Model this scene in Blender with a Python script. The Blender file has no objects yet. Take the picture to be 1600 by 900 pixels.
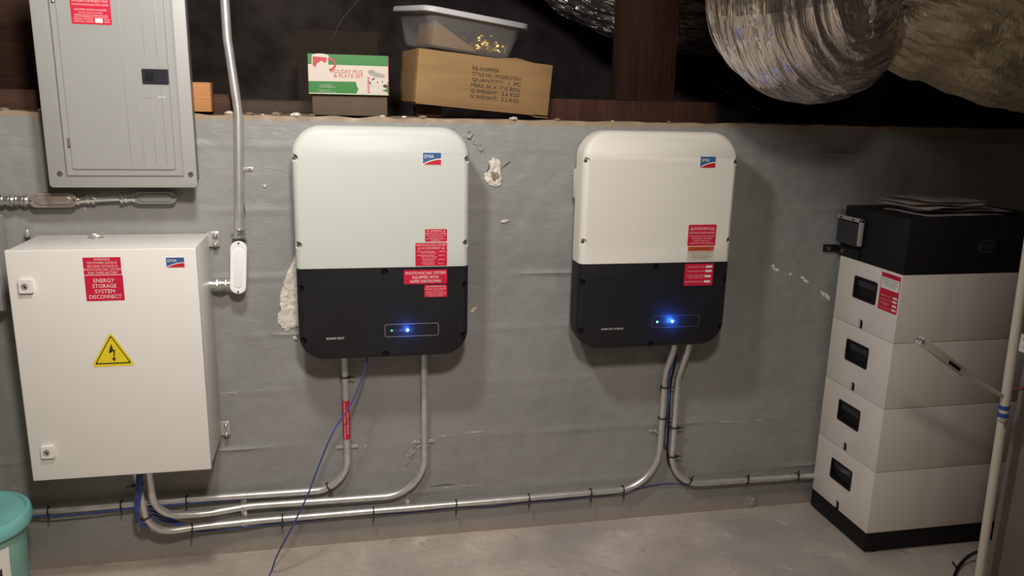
import bpy, bmesh, math, random
from mathutils import Vector, Matrix, noise
random.seed(7)
PI = math.pi
SC = bpy.context.scene
COL = SC.collection

# ------------------------------------------------------------------ camera
FPX = 1243.01
CAM = Vector((0.0, -2.63876, 1.57783))
YAW, PITCH, ROLL = 0.208228, 0.235157, 0.023993
_fw = Vector((math.sin(YAW)*math.cos(PITCH), math.cos(YAW)*math.cos(PITCH), -math.sin(PITCH)))
_r = Vector((math.cos(YAW), -math.sin(YAW), 0)); _u = _r.cross(_fw)
RT = _r*math.cos(ROLL) + _u*math.sin(ROLL); UP = -_r*math.sin(ROLL) + _u*math.cos(ROLL)
cd = bpy.data.cameras.new('camera'); co = bpy.data.objects.new('camera', cd); COL.objects.link(co)
cd.sensor_width = 36.0; cd.lens = FPX/1600*36.0; cd.clip_start = 0.02; cd.clip_end = 50
M = Matrix((RT, UP, -_fw)).transposed().to_4x4(); M.translation = CAM
co.matrix_world = M
SC.camera = co

def ray(u, v): return _fw + RT*((u-800)/FPX) - UP*((v-450)/FPX)
def atY(u, v, y): d = ray(u, v); return CAM + d*((y-CAM.y)/d.y)
def atZ(u, v, z): d = ray(u, v); return CAM + d*((z-CAM.z)/d.z)
def atX(u, v, x): d = ray(u, v); return CAM + d*((x-CAM.x)/d.x)
def proj(P):
    d = Vector(P)-CAM; w = d.dot(_fw)
    return 800+FPX*d.dot(RT)/w, 450-FPX*d.dot(UP)/w

# ------------------------------------------------------------------ light, exposure
SC.view_settings.view_transform = 'Standard'
SC.view_settings.look = 'None'
SC.view_settings.gamma = 1.0
SC.view_settings.use_curve_mapping = False
SC.view_settings.exposure = 0.58
w = bpy.data.worlds.new('world'); SC.world = w; w.use_nodes = True
w.node_tree.nodes['Background'].inputs[0].default_value = (1.0, 0.9, 0.8, 1)
w.node_tree.nodes['Background'].inputs[1].default_value = 0.03
def lamp(name, loc, power, color, radius):
    l = bpy.data.lights.new(name, 'POINT'); l.energy = power; l.color = color; l.shadow_soft_size = radius
    o = bpy.data.objects.new(name, l); o.location = loc; COL.objects.link(o); return o
lamp('ceiling_bulb', (-0.20, -1.15, 2.34), 39, (1.0, 0.985, 0.955), 0.085)
fl_ = bpy.data.lights.new('bulb_far_spot', 'SPOT'); fl_.energy = 112; fl_.color = (1.0, 0.90, 0.81); fl_.shadow_soft_size = 0.11; fl_.spot_size = math.radians(118); fl_.spot_blend = 1.0  # far bulb; its leftward spot cone is made up to dim the right side
fo_ = bpy.data.objects.new('bulb_far_spot', fl_); fo_.location = (0.15, -2.5, 2.52); COL.objects.link(fo_)
fo_.rotation_euler = (Vector((-0.75, 0.0, 0.55))-Vector(fo_.location)).to_track_quat('-Z', 'Y').to_euler()
lamp('ceiling_bulb_far_right', (1.25, -3.6, 2.3), 4, (1.0, 0.78, 0.60), 0.06)

# ------------------------------------------------------------------ materials
def mat(name, col, rough=0.5, metal=0.0, spec=0.5, var=0.0, vscale=8.0, bump=0.0, bscale=60.0, emit=None, estr=0, alpha=1.0, coat=0.0, col2=None, stretch=None):
    m = bpy.data.materials.new(name); m.use_nodes = True
    nt = m.node_tree; b = nt.nodes['Principled BSDF']
    def S(k, v): b.inputs[k].default_value = v
    c = (*col, 1); S('Base Color', c); S('Roughness', rough); S('Metallic', metal); S('Specular IOR Level', spec); S('Alpha', alpha); S('Coat Weight', coat)
    if emit: S('Emission Color', (*emit, 1)); S('Emission Strength', estr)
    tc = nt.nodes.new('ShaderNodeTexCoord'); mp = nt.nodes.new('ShaderNodeMapping')
    nt.links.new(tc.outputs['Object'], mp.inputs['Vector'])
    if stretch: mp.inputs['Scale'].default_value = stretch
    if var or col2:
        n = nt.nodes.new('ShaderNodeTexNoise'); n.inputs['Scale'].default_value = vscale; n.inputs['Detail'].default_value = 6; n.inputs['Roughness'].default_value = 0.6
        nt.links.new(mp.outputs[0], n.inputs['Vector'])
        r = nt.nodes.new('ShaderNodeMapRange'); r.inputs[1].default_value = 0.35; r.inputs[2].default_value = 0.65
        nt.links.new(n.outputs['Fac'], r.inputs[0])
        mx = nt.nodes.new('ShaderNodeMix'); mx.data_type = 'RGBA'
        a = col2 if col2 else tuple(x*(1-var) for x in col)
        mx.inputs[6].default_value = (*a, 1); mx.inputs[7].default_value = (*[min(1, x*(1+var*0.5)) for x in col], 1)
        nt.links.new(r.outputs[0], mx.inputs[0]); nt.links.new(mx.outputs[2], b.inputs['Base Color'])
    if bump:
        n2 = nt.nodes.new('ShaderNodeTexNoise'); n2.inputs['Scale'].default_value = bscale; n2.inputs['Detail'].default_value = 4
        nt.links.new(mp.outputs[0], n2.inputs['Vector'])
        bp = nt.nodes.new('ShaderNodeBump'); bp.inputs['Strength'].default_value = bump; bp.inputs['Distance'].default_value = 0.01
        nt.links.new(n2.outputs['Fac'], bp.inputs['Height']); nt.links.new(bp.outputs[0], b.inputs['Normal'])
    return m

def wall_paint():
    m = mat('gray_wall_paint', (0.225, 0.222, 0.212), rough=0.42, spec=0.45)
    nt = m.node_tree; b = nt.nodes['Principled BSDF']; L = nt.links.new
    tc = nt.nodes.new('ShaderNodeTexCoord')
    def nz(scale, det, rough=0.55, vec=None):
        n = nt.nodes.new('ShaderNodeTexNoise'); n.inputs['Scale'].default_value = scale; n.inputs['Detail'].default_value = det; n.inputs['Roughness'].default_value = rough
        L(vec or tc.outputs['Object'], n.inputs['Vector']); return n
    def mr(src, a, bb, c=0.0, d=1.0):
        r = nt.nodes.new('ShaderNodeMapRange'); L(src, r.inputs[0])
        for i, x in enumerate((a, bb, c, d)): r.inputs[i+1].default_value = x
        return r.outputs[0]
    def mix(f, c1, c2):
        mx = nt.nodes.new('ShaderNodeMix'); mx.data_type = 'RGBA'; L(f, mx.inputs[0])
        for i, c in ((6, c1), (7, c2)):
            if isinstance(c, tuple): mx.inputs[i].default_value = (*c, 1)
            else: L(c, mx.inputs[i])
        return mx.outputs[2]
    big = nz(1.6, 4); c = mix(mr(big.outputs['Fac'], .38, .62), (0.255, 0.258, 0.248), (0.305, 0.308, 0.296))
    med = nz(9, 8, .7); c = mix(mr(med.outputs['Fac'], .45, .72, 0, .6), c, (0.345, 0.345, 0.33))
    # tiny chips of bare concrete
    sp = nz(34, 3, .5); chips = mr(sp.outputs['Fac'], .745, .765)
    c = mix(chips, c, (0.60, 0.56, 0.49))
    # dusty unpainted rim along the top edge and dirt at the foot
    sx = nt.nodes.new('ShaderNodeSeparateXYZ'); L(tc.outputs['Object'], sx.inputs[0])
    rn = nz(22, 5); ad = nt.nodes.new('ShaderNodeMath'); ad.operation = 'MULTIPLY_ADD'; L(rn.outputs['Fac'], ad.inputs[0]); ad.inputs[1].default_value = 0.035; L(sx.outputs['Z'], ad.inputs[2])
    c = mix(mr(ad.outputs[0], 1.503, 1.511), c, (0.36, 0.27, 0.19))
    c = mix(mr(ad.outputs[0], 0.085, 0.02, 0, .75), c, (0.38, 0.30, 0.24))
    L(c, b.inputs['Base Color'])
    # trowelled relief
    mp = nt.nodes.new('ShaderNodeMapping'); mp.inputs['Scale'].default_value = (0.7, 1, 1.25); mp.inputs['Rotation'].default_value = (0, 0.35, 0); L(tc.outputs['Object'], mp.inputs['Vector'])
    n1 = nz(16, 6, .6, mp.outputs[0]); n1.inputs['Distortion'].default_value = 1.2
    n2 = nz(120, 3, .5)
    a2 = nt.nodes.new('ShaderNodeMath'); a2.operation = 'MULTIPLY_ADD'; L(n2.outputs['Fac'], a2.inputs[0]); a2.inputs[1].default_value = 0.12; L(n1.outputs['Fac'], a2.inputs[2])
    bp = nt.nodes.new('ShaderNodeBump'); bp.inputs['Strength'].default_value = 0.27; bp.inputs['Distance'].default_value = 0.012
    L(a2.outputs[0], bp.inputs['Height']); L(bp.outputs[0], b.inputs['Normal'])
    return m

def foil(name, tint, tint2, sc=(30, 5, 1), change=None):
    """crinkled metallised film; change = length along the duct where the film turns yellowish"""
    m = mat(name, tint, rough=0.17, metal=0.92)
    nt = m.node_tree; b = nt.nodes['Principled BSDF']; L = nt.links.new
    uv = nt.nodes.new('ShaderNodeUVMap')
    def nz(scale, det, ro, mp_s, dist=0.0, rot=0.12):
        mp = nt.nodes.new('ShaderNodeMapping'); L(uv.outputs[0], mp.inputs['Vector']); mp.inputs['Scale'].default_value = mp_s; mp.inputs['Rotation'].default_value = (0, 0, rot)
        n = nt.nodes.new('ShaderNodeTexNoise'); n.inputs['Scale'].default_value = scale; n.inputs['Detail'].default_value = det; n.inputs['Roughness'].default_value = ro; n.inputs['Distortion'].default_value = dist; L(mp.outputs[0], n.inputs['Vector']); return n, mp
    n1, mp1 = nz(1.0, 8, .7, sc, 1.2)
    n2, mp2 = nz(1.0, 4, .6, (sc[0]*2.2, sc[1]*3.2, 1), .6, -.3)
    n1.noise_type = 'RIDGED_MULTIFRACTAL' if 'RIDGED_MULTIFRACTAL' in [e_.identifier for e_ in n1.bl_rna.properties['noise_type'].enum_items] else 'FBM'
    vo = nt.nodes.new('ShaderNodeTexVoronoi'); vo.inputs['Scale'].default_value = 1.4; L(mp1.outputs[0], vo.inputs['Vector'])
    a1 = nt.nodes.new('ShaderNodeMath'); a1.operation = 'MULTIPLY_ADD'; L(vo.outputs['Distance'], a1.inputs[0]); a1.inputs[1].default_value = 1.3; L(n1.outputs['Fac'], a1.inputs[2])
    a2 = nt.nodes.new('ShaderNodeMath'); a2.operation = 'MULTIPLY_ADD'; L(n2.outputs['Fac'], a2.inputs[0]); a2.inputs[1].default_value = 1.0; L(a1.outputs[0], a2.inputs[2])
    bp = nt.nodes.new('ShaderNodeBump'); bp.inputs['Strength'].default_value = 0.9; bp.inputs['Distance'].default_value = 0.018
    L(a2.outputs[0], bp.inputs['Height']); L(bp.outputs[0], b.inputs['Normal'])
    sx = nt.nodes.new('ShaderNodeSeparateXYZ'); L(uv.outputs[0], sx.inputs[0])
    n3, _ = nz(1.0, 5, .6, (3, 3, 1), .5)
    ad = nt.nodes.new('ShaderNodeMath'); ad.operation = 'MULTIPLY_ADD'; L(n3.outputs['Fac'], ad.inputs[0]); ad.inputs[1].default_value = .5; L(sx.outputs['Y'], ad.inputs[2])
    r = nt.nodes.new('ShaderNodeMapRange'); L(ad.outputs[0], r.inputs[0]); c0 = (change if change is not None else 99)+.25
    r.inputs[1].default_value = c0-.05; r.inputs[2].default_value = c0+.12
    mx = nt.nodes.new('ShaderNodeMix'); mx.data_type = 'RGBA'; L(r.outputs[0], mx.inputs[0]); mx.inputs[6].default_value = (*tint, 1); mx.inputs[7].default_value = (*tint2, 1); L(mx.outputs[2], b.inputs['Base Color'])
    rr = nt.nodes.new('ShaderNodeMapRange'); L(r.outputs[0], rr.inputs[0]); rr.inputs[3].default_value = .16; rr.inputs[4].default_value = .52; L(rr.outputs[0], b.inputs['Roughness'])
    mm = nt.nodes.new('ShaderNodeMapRange'); L(r.outputs[0], mm.inputs[0]); mm.inputs[3].default_value = .92; mm.inputs[4].default_value = .55; L(mm.outputs[0], b.inputs['Metallic'])
    return m

def wood(name, c1, c2, axis=(1, 12, 12)):
    return mat(name, c1, rough=.75, spec=.2, col2=c2, vscale=3.0, bump=.25, bscale=14, stretch=axis)

def concrete():
    m = mat('concrete_floor', (0.62, 0.54, 0.46), rough=.7, spec=.3, col2=(0.43, 0.375, 0.32), vscale=3.2, bump=.35, bscale=45)
    nt = m.node_tree; b = nt.nodes['Principled BSDF']; L = nt.links.new; src = b.inputs['Base Color'].links[0].from_socket
    tc = nt.nodes.new('ShaderNodeTexCoord')
    for sc_, lo, hi, col, f_ in ((1.9, .50, .64, (0.40, 0.36, 0.325), .7), (6.5, .60, .70, (0.80, 0.74, 0.66), .55), (11, .62, .69, (0.30, 0.26, 0.225), .7), (60, .66, .70, (0.25, 0.21, 0.18), .6)):
        n = nt.nodes.new('ShaderNodeTexNoise'); n.inputs['Scale'].default_value = sc_; n.inputs['Detail'].default_value = 7; n.inputs['Roughness'].default_value = .65; n.inputs['Distortion'].default_value = .4; L(tc.outputs['Object'], n.inputs['Vector'])
        r = nt.nodes.new('ShaderNodeMapRange'); L(n.outputs['Fac'], r.inputs[0]); r.inputs[1].default_value = lo; r.inputs[2].default_value = hi; r.inputs[4].default_value = f_
        mx = nt.nodes.new('ShaderNodeMix'); mx.data_type = 'RGBA'; L(r.outputs[0], mx.inputs[0]); L(src, mx.inputs[6]); mx.inputs[7].default_value = (*col, 1); src = mx.outputs[2]
    L(src, b.inputs['Base Color']); return m

MT = dict(
    wall=wall_paint(),
    floor=concrete(),
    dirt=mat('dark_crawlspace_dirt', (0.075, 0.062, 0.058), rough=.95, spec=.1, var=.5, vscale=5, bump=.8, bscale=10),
    room=mat('dim_room_plaster', (0.16, 0.135, 0.115), rough=.9, spec=.1, var=.2),
    joist=wood('old_brown_timber', (0.085, 0.042, 0.026), (0.05, 0.026, 0.018)),
    post=wood('reddish_brown_timber', (0.066, 0.026, 0.015), (0.038, 0.016, 0.010), (12, 12, 1)),
    fresh=wood('fresh_orange_timber', (0.52, 0.245, 0.095), (0.42, 0.185, 0.07)),
    panel=mat('gray_panel_paint', (0.345, 0.345, 0.325), rough=.42, var=.03, vscale=3),
    cab=mat('cream_cabinet_paint', (0.80, 0.775, 0.72), rough=.42, spec=.35, bump=.03, bscale=300),
    inv=mat('pale_gray_green_cover', (0.60, 0.625, 0.575), rough=.5, spec=.35, bump=.03, bscale=400),
    inv2=mat('cream_white_cover', (0.79, 0.76, 0.68), rough=.5, spec=.35, bump=.03, bscale=400),
    black=mat('matt_black_cover', (0.013, 0.013, 0.015), rough=.5, spec=.35, bump=.04, bscale=400),
    blackp=mat('black_plastic', (0.012, 0.011, 0.011), rough=.45, spec=.3),
    bat=mat('battery_off_white', (0.78, 0.72, 0.64), rough=.5, spec=.3, bump=.02, bscale=300),
    batb=mat('battery_black', (0.012, 0.011, 0.011), rough=.6, spec=.25),
    steel=mat('galvanised_steel', (0.74, 0.73, 0.70), rough=.36, metal=.72, var=.12, vscale=30),
    zinc=mat('bright_zinc', (0.72, 0.71, 0.67), rough=.28, metal=.9),
    alu=mat('cast_aluminium_glare', (0.95, 0.95, 0.94), rough=.3, metal=.0, spec=.9),  # near-white non-metal; the glare on the fitting is put into the colour
    oldalu=mat('dull_cast_metal', (0.55, 0.47, 0.42), rough=.38, metal=.6, var=.2, vscale=25),
    screw=mat('screw_metal', (0.35, 0.33, 0.29), rough=.35, metal=.9),
    gap=mat('dark_recess', (0.02, 0.02, 0.02), rough=.9, spec=.05),
    red=mat('red_label_vinyl', (0.60, 0.017, 0.052), rough=.4, spec=.35),
    white=mat('white_print', (0.80, 0.76, 0.72), rough=.5),
    pink=mat('pale_pink_print', (0.82, 0.60, 0.56), rough=.5),
    orange=mat('orange_red_print', (0.62, 0.08, 0.03), rough=.4),
    ink=mat('dark_print', (0.03, 0.025, 0.02), rough=.6),
    logoblue=mat('logo_blue', (0.045, 0.125, 0.30), rough=.4),
    logored=mat('logo_red', (0.56, 0.02, 0.035), rough=.4),
    yellow=mat('warning_yellow', (0.83, 0.66, 0.02), rough=.45),
    tie=mat('black_nylon', (0.012, 0.012, 0.014), rough=.5),
    blue=mat('blue_cable_jacket', (0.055, 0.085, 0.30), rough=.5, var=.35, vscale=60),
    card=mat('brown_cardboard', (0.30, 0.185, 0.083), rough=.85, spec=.15, var=.12, vscale=4, stretch=(1, 1, 6), bump=.1, bscale=20),
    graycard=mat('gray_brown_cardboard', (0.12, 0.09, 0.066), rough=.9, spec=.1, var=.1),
    darkcard=mat('shaded_brown_carton', (0.045, 0.033, 0.026), rough=.9, spec=.1, var=.1),  # brown card with the crawlspace shade put into its colour
    green=mat('green_print', (0.045, 0.21, 0.055), rough=.3, spec=.5),
    boxwhite=mat('box_white_print', (0.62, 0.55, 0.47), rough=.35),
    boxred=mat('box_red_print', (0.50, 0.045, 0.05), rough=.4),
    boxgray=mat('box_gray_print', (0.33, 0.31, 0.28), rough=.5),
    lid=mat('frosted_white_lid', (0.60, 0.59, 0.60), rough=.35, spec=.5, alpha=.92),
    tote=mat('clear_tote_plastic', (0.62, 0.60, 0.58), rough=.18, spec=.6, alpha=.22),
    gold=mat('gold_tinsel', (0.72, 0.52, 0.13), rough=.25, metal=.9),
    foil_far=foil('crinkled_foil', (0.72, 0.67, 0.62), (.6, .5, .35)),
    pole=mat('cream_pole_enamel', (0.66, 0.60, 0.50), rough=.35),
    btape=mat('blue_tape', (0.04, 0.08, 0.36), rough=.5),
    appl=mat('gray_brown_appliance_enamel', (0.20, 0.165, 0.135), rough=.6, spec=.3, var=.08),
    teal=mat('teal_bucket_plastic', (0.20, 0.52, 0.49), rough=.35, spec=.5, var=.2, vscale=6),
    tealb=mat('pale_teal_plastic', (0.22, 0.42, 0.36), rough=.4, spec=.4, var=.15),
    paper=mat('white_paper', (0.80, 0.74, 0.70), rough=.8, spec=.1),
    plaster=mat('bare_plaster', (0.82, 0.77, 0.69), rough=.95, spec=.1, col2=(0.60, 0.55, 0.48), vscale=38, bump=.45, bscale=90),
    ridge=mat('chalky_ridge', (0.62, 0.58, 0.52), rough=.9, spec=.1, var=.4, vscale=60),
    scuff=mat('scuffed_gray_paint', (0.40, 0.39, 0.365), rough=.5, spec=.4, col2=(0.27, 0.27, 0.26), vscale=45, bump=1.0, bscale=70),
    rawbrown=mat('raw_brown_concrete', (0.36, 0.28, 0.20), rough=.95, spec=.1, var=.3, vscale=50, bump=.8, bscale=90),
    ledgedust=mat('dusty_mortar', (0.30, 0.235, 0.175), rough=.95, spec=.1, var=.35, vscale=25, bump=.8, bscale=60),
    ledg=mat('blue_led', (0.1, 0.3, 1), emit=(0.10, 0.42, 1.0), estr=26),
    ledgr=mat('green_led', (0.1, 1, .3), emit=(0.10, 1.0, 0.32), estr=5),
    ledgr2=mat('green_led_dim', (0.1, .8, .3), emit=(0.10, 0.8, 0.25), estr=.5),
    dim=mat('faint_gray_print', (0.10, 0.10, 0.105), rough=.5),
    smoke=mat('smoked_cover_plastic', (0.03, 0.03, 0.038), rough=.2, spec=.6),
    graypl=mat('gray_plastic_rim', (0.34, 0.33, 0.31), rough=.5),
)

# ------------------------------------------------------------------ object helpers
def thing(name, label, cat, loc=(0, 0, 0), rot=(0, 0, 0), group=None):
    o = bpy.data.objects.new(name, None); COL.objects.link(o); o.location = loc; o.rotation_euler = rot
    o.empty_display_size = .05
    o['label'] = label; o['category'] = cat
    if group: o['group'] = group
    return o
def tag(o, label, cat, group=None, kind=None):
    o['label'] = label; o['category'] = cat
    if group: o['group'] = group
    if kind: o['kind'] = kind
    return o
def wmat(o):
    m = o.matrix_basis.copy() if False else Matrix.LocRotScale(o.location, o.rotation_euler, o.scale)
    return wmat(o.parent) @ m if o.parent else m
def obj(name, bm, m, parent=None, smooth=30, world=True, label=None):
    """one mesh object; vertices are given in world space unless world=False"""
    me = bpy.data.meshes.new(name)
    if parent is not None and world:
        bmesh.ops.transform(bm, matrix=wmat(parent).inverted(), verts=bm.verts)
    bm.to_mesh(me); bm.free()
    return mobj(name, me, m, parent, smooth, label)
def mobj(name, me, m, parent=None, smooth=30, label=None):
    if isinstance(m, str): m = MT[m]
    me.materials.clear(); me.materials.append(m)
    if smooth:
        for p in me.polygons: p.use_smooth = True
        try: me.set_sharp_from_angle(angle=math.radians(smooth))
        except Exception: pass
    o = bpy.data.objects.new(name, me); COL.objects.link(o)
    if parent is not None: o.parent = parent
    if label: o['label'] = label
    return o
def struct(name, bm, m, parent=None, smooth=30):
    o = obj(name, bm, m, parent, smooth)
    if parent is None: o['kind'] = 'structure'
    return o
def B(): return bmesh.new()
def box(bm, a, b, bev=0.0, seg=2, mtx=None):
    cx, cy, cz = [(a[i]+b[i])/2 for i in range(3)]; s = [abs(b[i]-a[i]) for i in range(3)]
    r = bmesh.ops.create_cube(bm, size=1.0, matrix=Matrix.Translation((cx, cy, cz)) @ Matrix.Diagonal((s[0], s[1], s[2], 1)))
    vs = r['verts']
    if bev > 0:
        es = list({e for v in vs for e in v.link_edges})
        q = bmesh.ops.bevel(bm, geom=es, offset=min(bev, min(s)*.45), segments=seg, affect='EDGES', profile=.5)
        vs = list({v for f in q['faces'] for v in f.verts} | {v for v in vs if v.is_valid})
        # gather the whole island
        seen = set(vs); st = list(vs)
        while st:
            v = st.pop()
            for e in v.link_edges:
                o = e.other_vert(v)
                if o not in seen: seen.add(o); st.append(o)
        vs = list(seen)
    if mtx is not None: bmesh.ops.transform(bm, matrix=mtx, verts=vs)
    return bm
def cyl(bm, p0, p1, r, n=24, r2=None):
    p0 = Vector(p0); p1 = Vector(p1); d = p1-p0
    q = Vector((0, 0, 1)).rotation_difference(d.normalized()).to_matrix().to_4x4()
    bmesh.ops.create_cone(bm, cap_ends=True, segments=n, radius1=r, radius2=r if r2 is None else r2, depth=d.length, matrix=Matrix.Translation((p0+p1)/2) @ q)
    return bm
def sphere(bm, c, r, sx=1, sy=1, sz=1, n=14):
    bmesh.ops.create_uvsphere(bm, u_segments=n, v_segments=n//2+2, radius=r, matrix=Matrix.Translation(c) @ Matrix.Diagonal((sx, sy, sz, 1)))
    return bm
def frames(pts):
    pts = [Vector(p) for p in pts]; T = []
    for i in range(len(pts)):
        a = pts[max(i-1, 0)]; b = pts[min(i+1, len(pts)-1)]; T.append((b-a).normalized())
    n = Vector((0, 0, 1)) if abs(T[0].z) < .9 else Vector((0, 1, 0))
    n = (n - T[0]*n.dot(T[0])).normalized(); N = [n]
    for i in range(1, len(pts)):
        q = T[i-1].rotation_difference(T[i]); n = q @ N[-1]; n = (n - T[i]*n.dot(T[i])).normalized(); N.append(n)
    return pts, T, N
def tube(bm, path, r, n=12, caps=True, disp=None, uv=False):
    pts, T, N = frames(path); rings = []; s = 0
    lay = bm.loops.layers.uv.new('UVMap') if uv else None
    ss = []
    for i, p in enumerate(pts):
        if i: s += (p-pts[i-1]).length
        ss.append(s); b = T[i].cross(N[i]); ring = []
        rr = r(i/(len(pts)-1)) if callable(r) else r
        for k in range(n):
            a = 2*PI*k/n; q = rr
            if disp: q = rr + disp(a, s)
            ring.append(bm.verts.new(p + (N[i]*math.cos(a)+b*math.sin(a))*q))
        rings.append(ring)
    for i in range(len(rings)-1):
        for k in range(n):
            k2 = (k+1) % n
            f = bm.faces.new((rings[i][k], rings[i][k2], rings[i+1][k2], rings[i+1][k]))
            if lay:
                for lp, (uu, vv) in zip(f.loops, ((k/n, ss[i]), ((k+1)/n, ss[i]), ((k+1)/n, ss[i+1]), (k/n, ss[i+1]))): lp[lay].uv = (uu, vv)
    if caps:
        bm.faces.new(list(reversed(rings[0]))); bm.faces.new(rings[-1])
    return bm
def fillet(pts, rad, seg=12, step=.05):
    pts = [Vector(p) for p in pts]; rad = rad if isinstance(rad, (list, tuple)) else [rad]*(len(pts)-2)
    out = [pts[0]]
    for i in range(1, len(pts)-1):
        p = pts[i]; a = (pts[i-1]-p); b = (pts[i+1]-p); r = rad[i-1]
        ang = a.angle(b); t = min(r/math.tan(ang/2), a.length*.48, b.length*.48)
        pa = p+a.normalized()*t; pb = p+b.normalized()*t
        # arc
        rr = t*math.tan(ang/2); c = p + (a.normalized()+b.normalized()).normalized()*(rr/math.sin(ang/2))
        va = pa-c; vb = pb-c; th = va.angle(vb)
        for k in range(seg+1):
            f = k/seg; out.append(c + (va*math.sin((1-f)*th)+vb*math.sin(f*th))/math.sin(th) if th > 1e-3 else pa.lerp(pb, f))
    out.append(pts[-1])
    res = [out[0]]
    for q in out[1:]:
        L = (q-res[-1]).length
        if L < 1e-4: continue
        n = int(L/step)
        for k in range(1, n+1): res.append(res[-1].lerp(q, 1/(n+2-k)))
        res.append(q)
    return res
def spline(pts, n=10):
    P = [Vector(p) for p in pts]; P = [P[0]*2-P[1]]+P+[P[-1]*2-P[-2]]; out = []
    for i in range(1, len(P)-2):
        for k in range(n):
            t = k/n; a, b, c, d = P[i-1:i+3]
            out.append(.5*((2*b)+(c-a)*t+(2*a-5*b+4*c-d)*t*t+(3*b-3*c+d-a)*t**3))
    out.append(P[-2]); return out
def rrect(w, h, rt, rb=None, n=8):
    rb = rt if rb is None else rb; pts = []
    for cx, cy, r, a0 in ((w/2-rt, h/2-rt, rt, 0), (-w/2+rt, h/2-rt, rt, 90), (-w/2+rb, -h/2+rb, rb, 180), (w/2-rb, -h/2+rb, rb, 270)):
        for k in range(n+1):
            a = math.radians(a0+90*k/n); pts.append((cx+r*math.cos(a), cy+r*math.sin(a)))
    return pts
def loft(bm, loops):
    """loops: list of lists of 3D points, same count; capped both ends"""
    rs = [[bm.verts.new(p) for p in l] for l in loops]; n = len(rs[0])
    for i in range(len(rs)-1):
        for k in range(n): bm.faces.new((rs[i][k], rs[i][(k+1) % n], rs[i+1][(k+1) % n], rs[i+1][k]))
    bm.faces.new(list(reversed(rs[0]))); bm.faces.new(rs[-1])
    bmesh.ops.recalc_face_normals(bm, faces=bm.faces)
    return bm
def plate(bm, frame, w, h, t, r=.002, z0=0.0, n=3):
    """rounded plate in a local frame: x right, y up, z out"""
    l = rrect(w, h, min(r, w*.45, h*.45), n=n)
    return loft(bm, [[frame @ Vector((x, y, z0)) for x, y in l], [frame @ Vector((x, y, z0+t)) for x, y in l]])
def poly(bm, frame, pts, t, z0=0.0):
    return loft(bm, [[frame @ Vector((x, y, z0)) for x, y in pts], [frame @ Vector((x, y, z0+t)) for x, y in pts]])
def FY(x, y, z, rot=0.0):      # frame of a surface that faces the camera side (-y)
    return Matrix.Translation((x, y, z)) @ Matrix(((1, 0, 0, 0), (0, 0, -1, 0), (0, 1, 0, 0), (0, 0, 0, 1))) @ Matrix.Rotation(rot, 4, 'Z')
def FX(x, y, z, rot=0.0):      # frame of a surface that faces -x: right = -y (towards camera), up = z, out = -x
    return Matrix.Translation((x, y, z)) @ Matrix(((0, 0, -1, 0), (-1, 0, 0, 0), (0, 1, 0, 0), (0, 0, 0, 1))) @ Matrix.Rotation(rot, 4, 'Z')
def text_mesh(bm, s, frame, cx, cy, h, width=None, z0=.0004, shear=0.0, bold=0.0):
    c = bpy.data.curves.new('t', 'FONT'); c.body = s; c.size = 1.0; c.align_x = 'CENTER'; c.resolution_u = 2
    o = bpy.data.objects.new('t', c); COL.objects.link(o)
    dg = bpy.context.evaluated_depsgraph_get(); me = bpy.data.meshes.new_from_object(o.evaluated_get(dg))
    bpy.data.objects.remove(o); bpy.data.curves.remove(c)
    if not me.vertices: return
    xs = [v.co.x for v in me.vertices]; ys = [v.co.y for v in me.vertices]
    x0, x1 = min(xs), max(xs); k = h/.73; kx = k if width is None else width/(x1-x0)
    mx = (x0+x1)/2
    vs = []
    for v in me.vertices:
        x = (v.co.x-mx)*kx+cx; y = (v.co.y-.36)*k+cy
        vs.append(bm.verts.new(frame @ Vector((x+shear*y, y, z0))))
    for p in me.polygons:
        try: bm.faces.new([vs[i] for i in p.vertices])
        except ValueError: pass
    bpy.data.meshes.remove(me)
def warn_tri(bm, frame, cx, cy, s, z0=.0004):
    """small outlined warning triangle"""
    def T(k): return [(cx-k*s*.58, cy-k*s*.42), (cx+k*s*.58, cy-k*s*.42), (cx, cy+k*s*.58)]
    o = [bm.verts.new(frame @ Vector((x, y, z0))) for x, y in T(1)]; i = [bm.verts.new(frame @ Vector((x, y, z0))) for x, y in T(.66)]
    for k in range(3): bm.faces.new((o[k], o[(k+1) % 3], i[(k+1) % 3], i[k]))
    poly(bm, frame, [(cx-.05*s, cy-.12*s), (cx+.05*s, cy-.12*s), (cx+.05*s, cy+.22*s), (cx-.05*s, cy+.22*s)], .0001, z0)
def sticker(parent, frame, w, h, lines, bg='red', name='warning_label', label=None, tris=(), r=.003, fg='pink', boxes=()):
    """lines: (text, cy fraction from top, height fraction, width fraction or None, cx fraction)"""
    b = B(); plate(b, frame, w, h, .0005, r); L = obj(name, b, bg, parent, label=label)
    b = B()
    for t in lines:
        s, fy, fh, fw = t[:4]; fx = t[4] if len(t) > 4 else .5
        text_mesh(b, s, frame, (fx-.5)*w, (.5-fy)*h, fh*h, fw*w if fw else None, z0=.0008)
    for fx, fy, s in tris: warn_tri(b, frame, (fx-.5)*w, (.5-fy)*h, s*h, z0=.0008)
    if b.verts:
        bmesh.ops.transform(b, matrix=wmat(L).inverted(), verts=b.verts)
        me = bpy.data.meshes.new('lettering'); b.to_mesh(me); b.free(); mobj('lettering', me, fg, L, 0)
    for fx, fy, fw, fh in boxes:
        b = B(); f2 = frame @ Matrix.Translation(((fx-.5)*w, (.5-fy)*h, 0)); plate(b, f2, fw*w, fh*h, .0004, .001, z0=.0006)
        obj('white_field', b, 'white', L)
    return L
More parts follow.
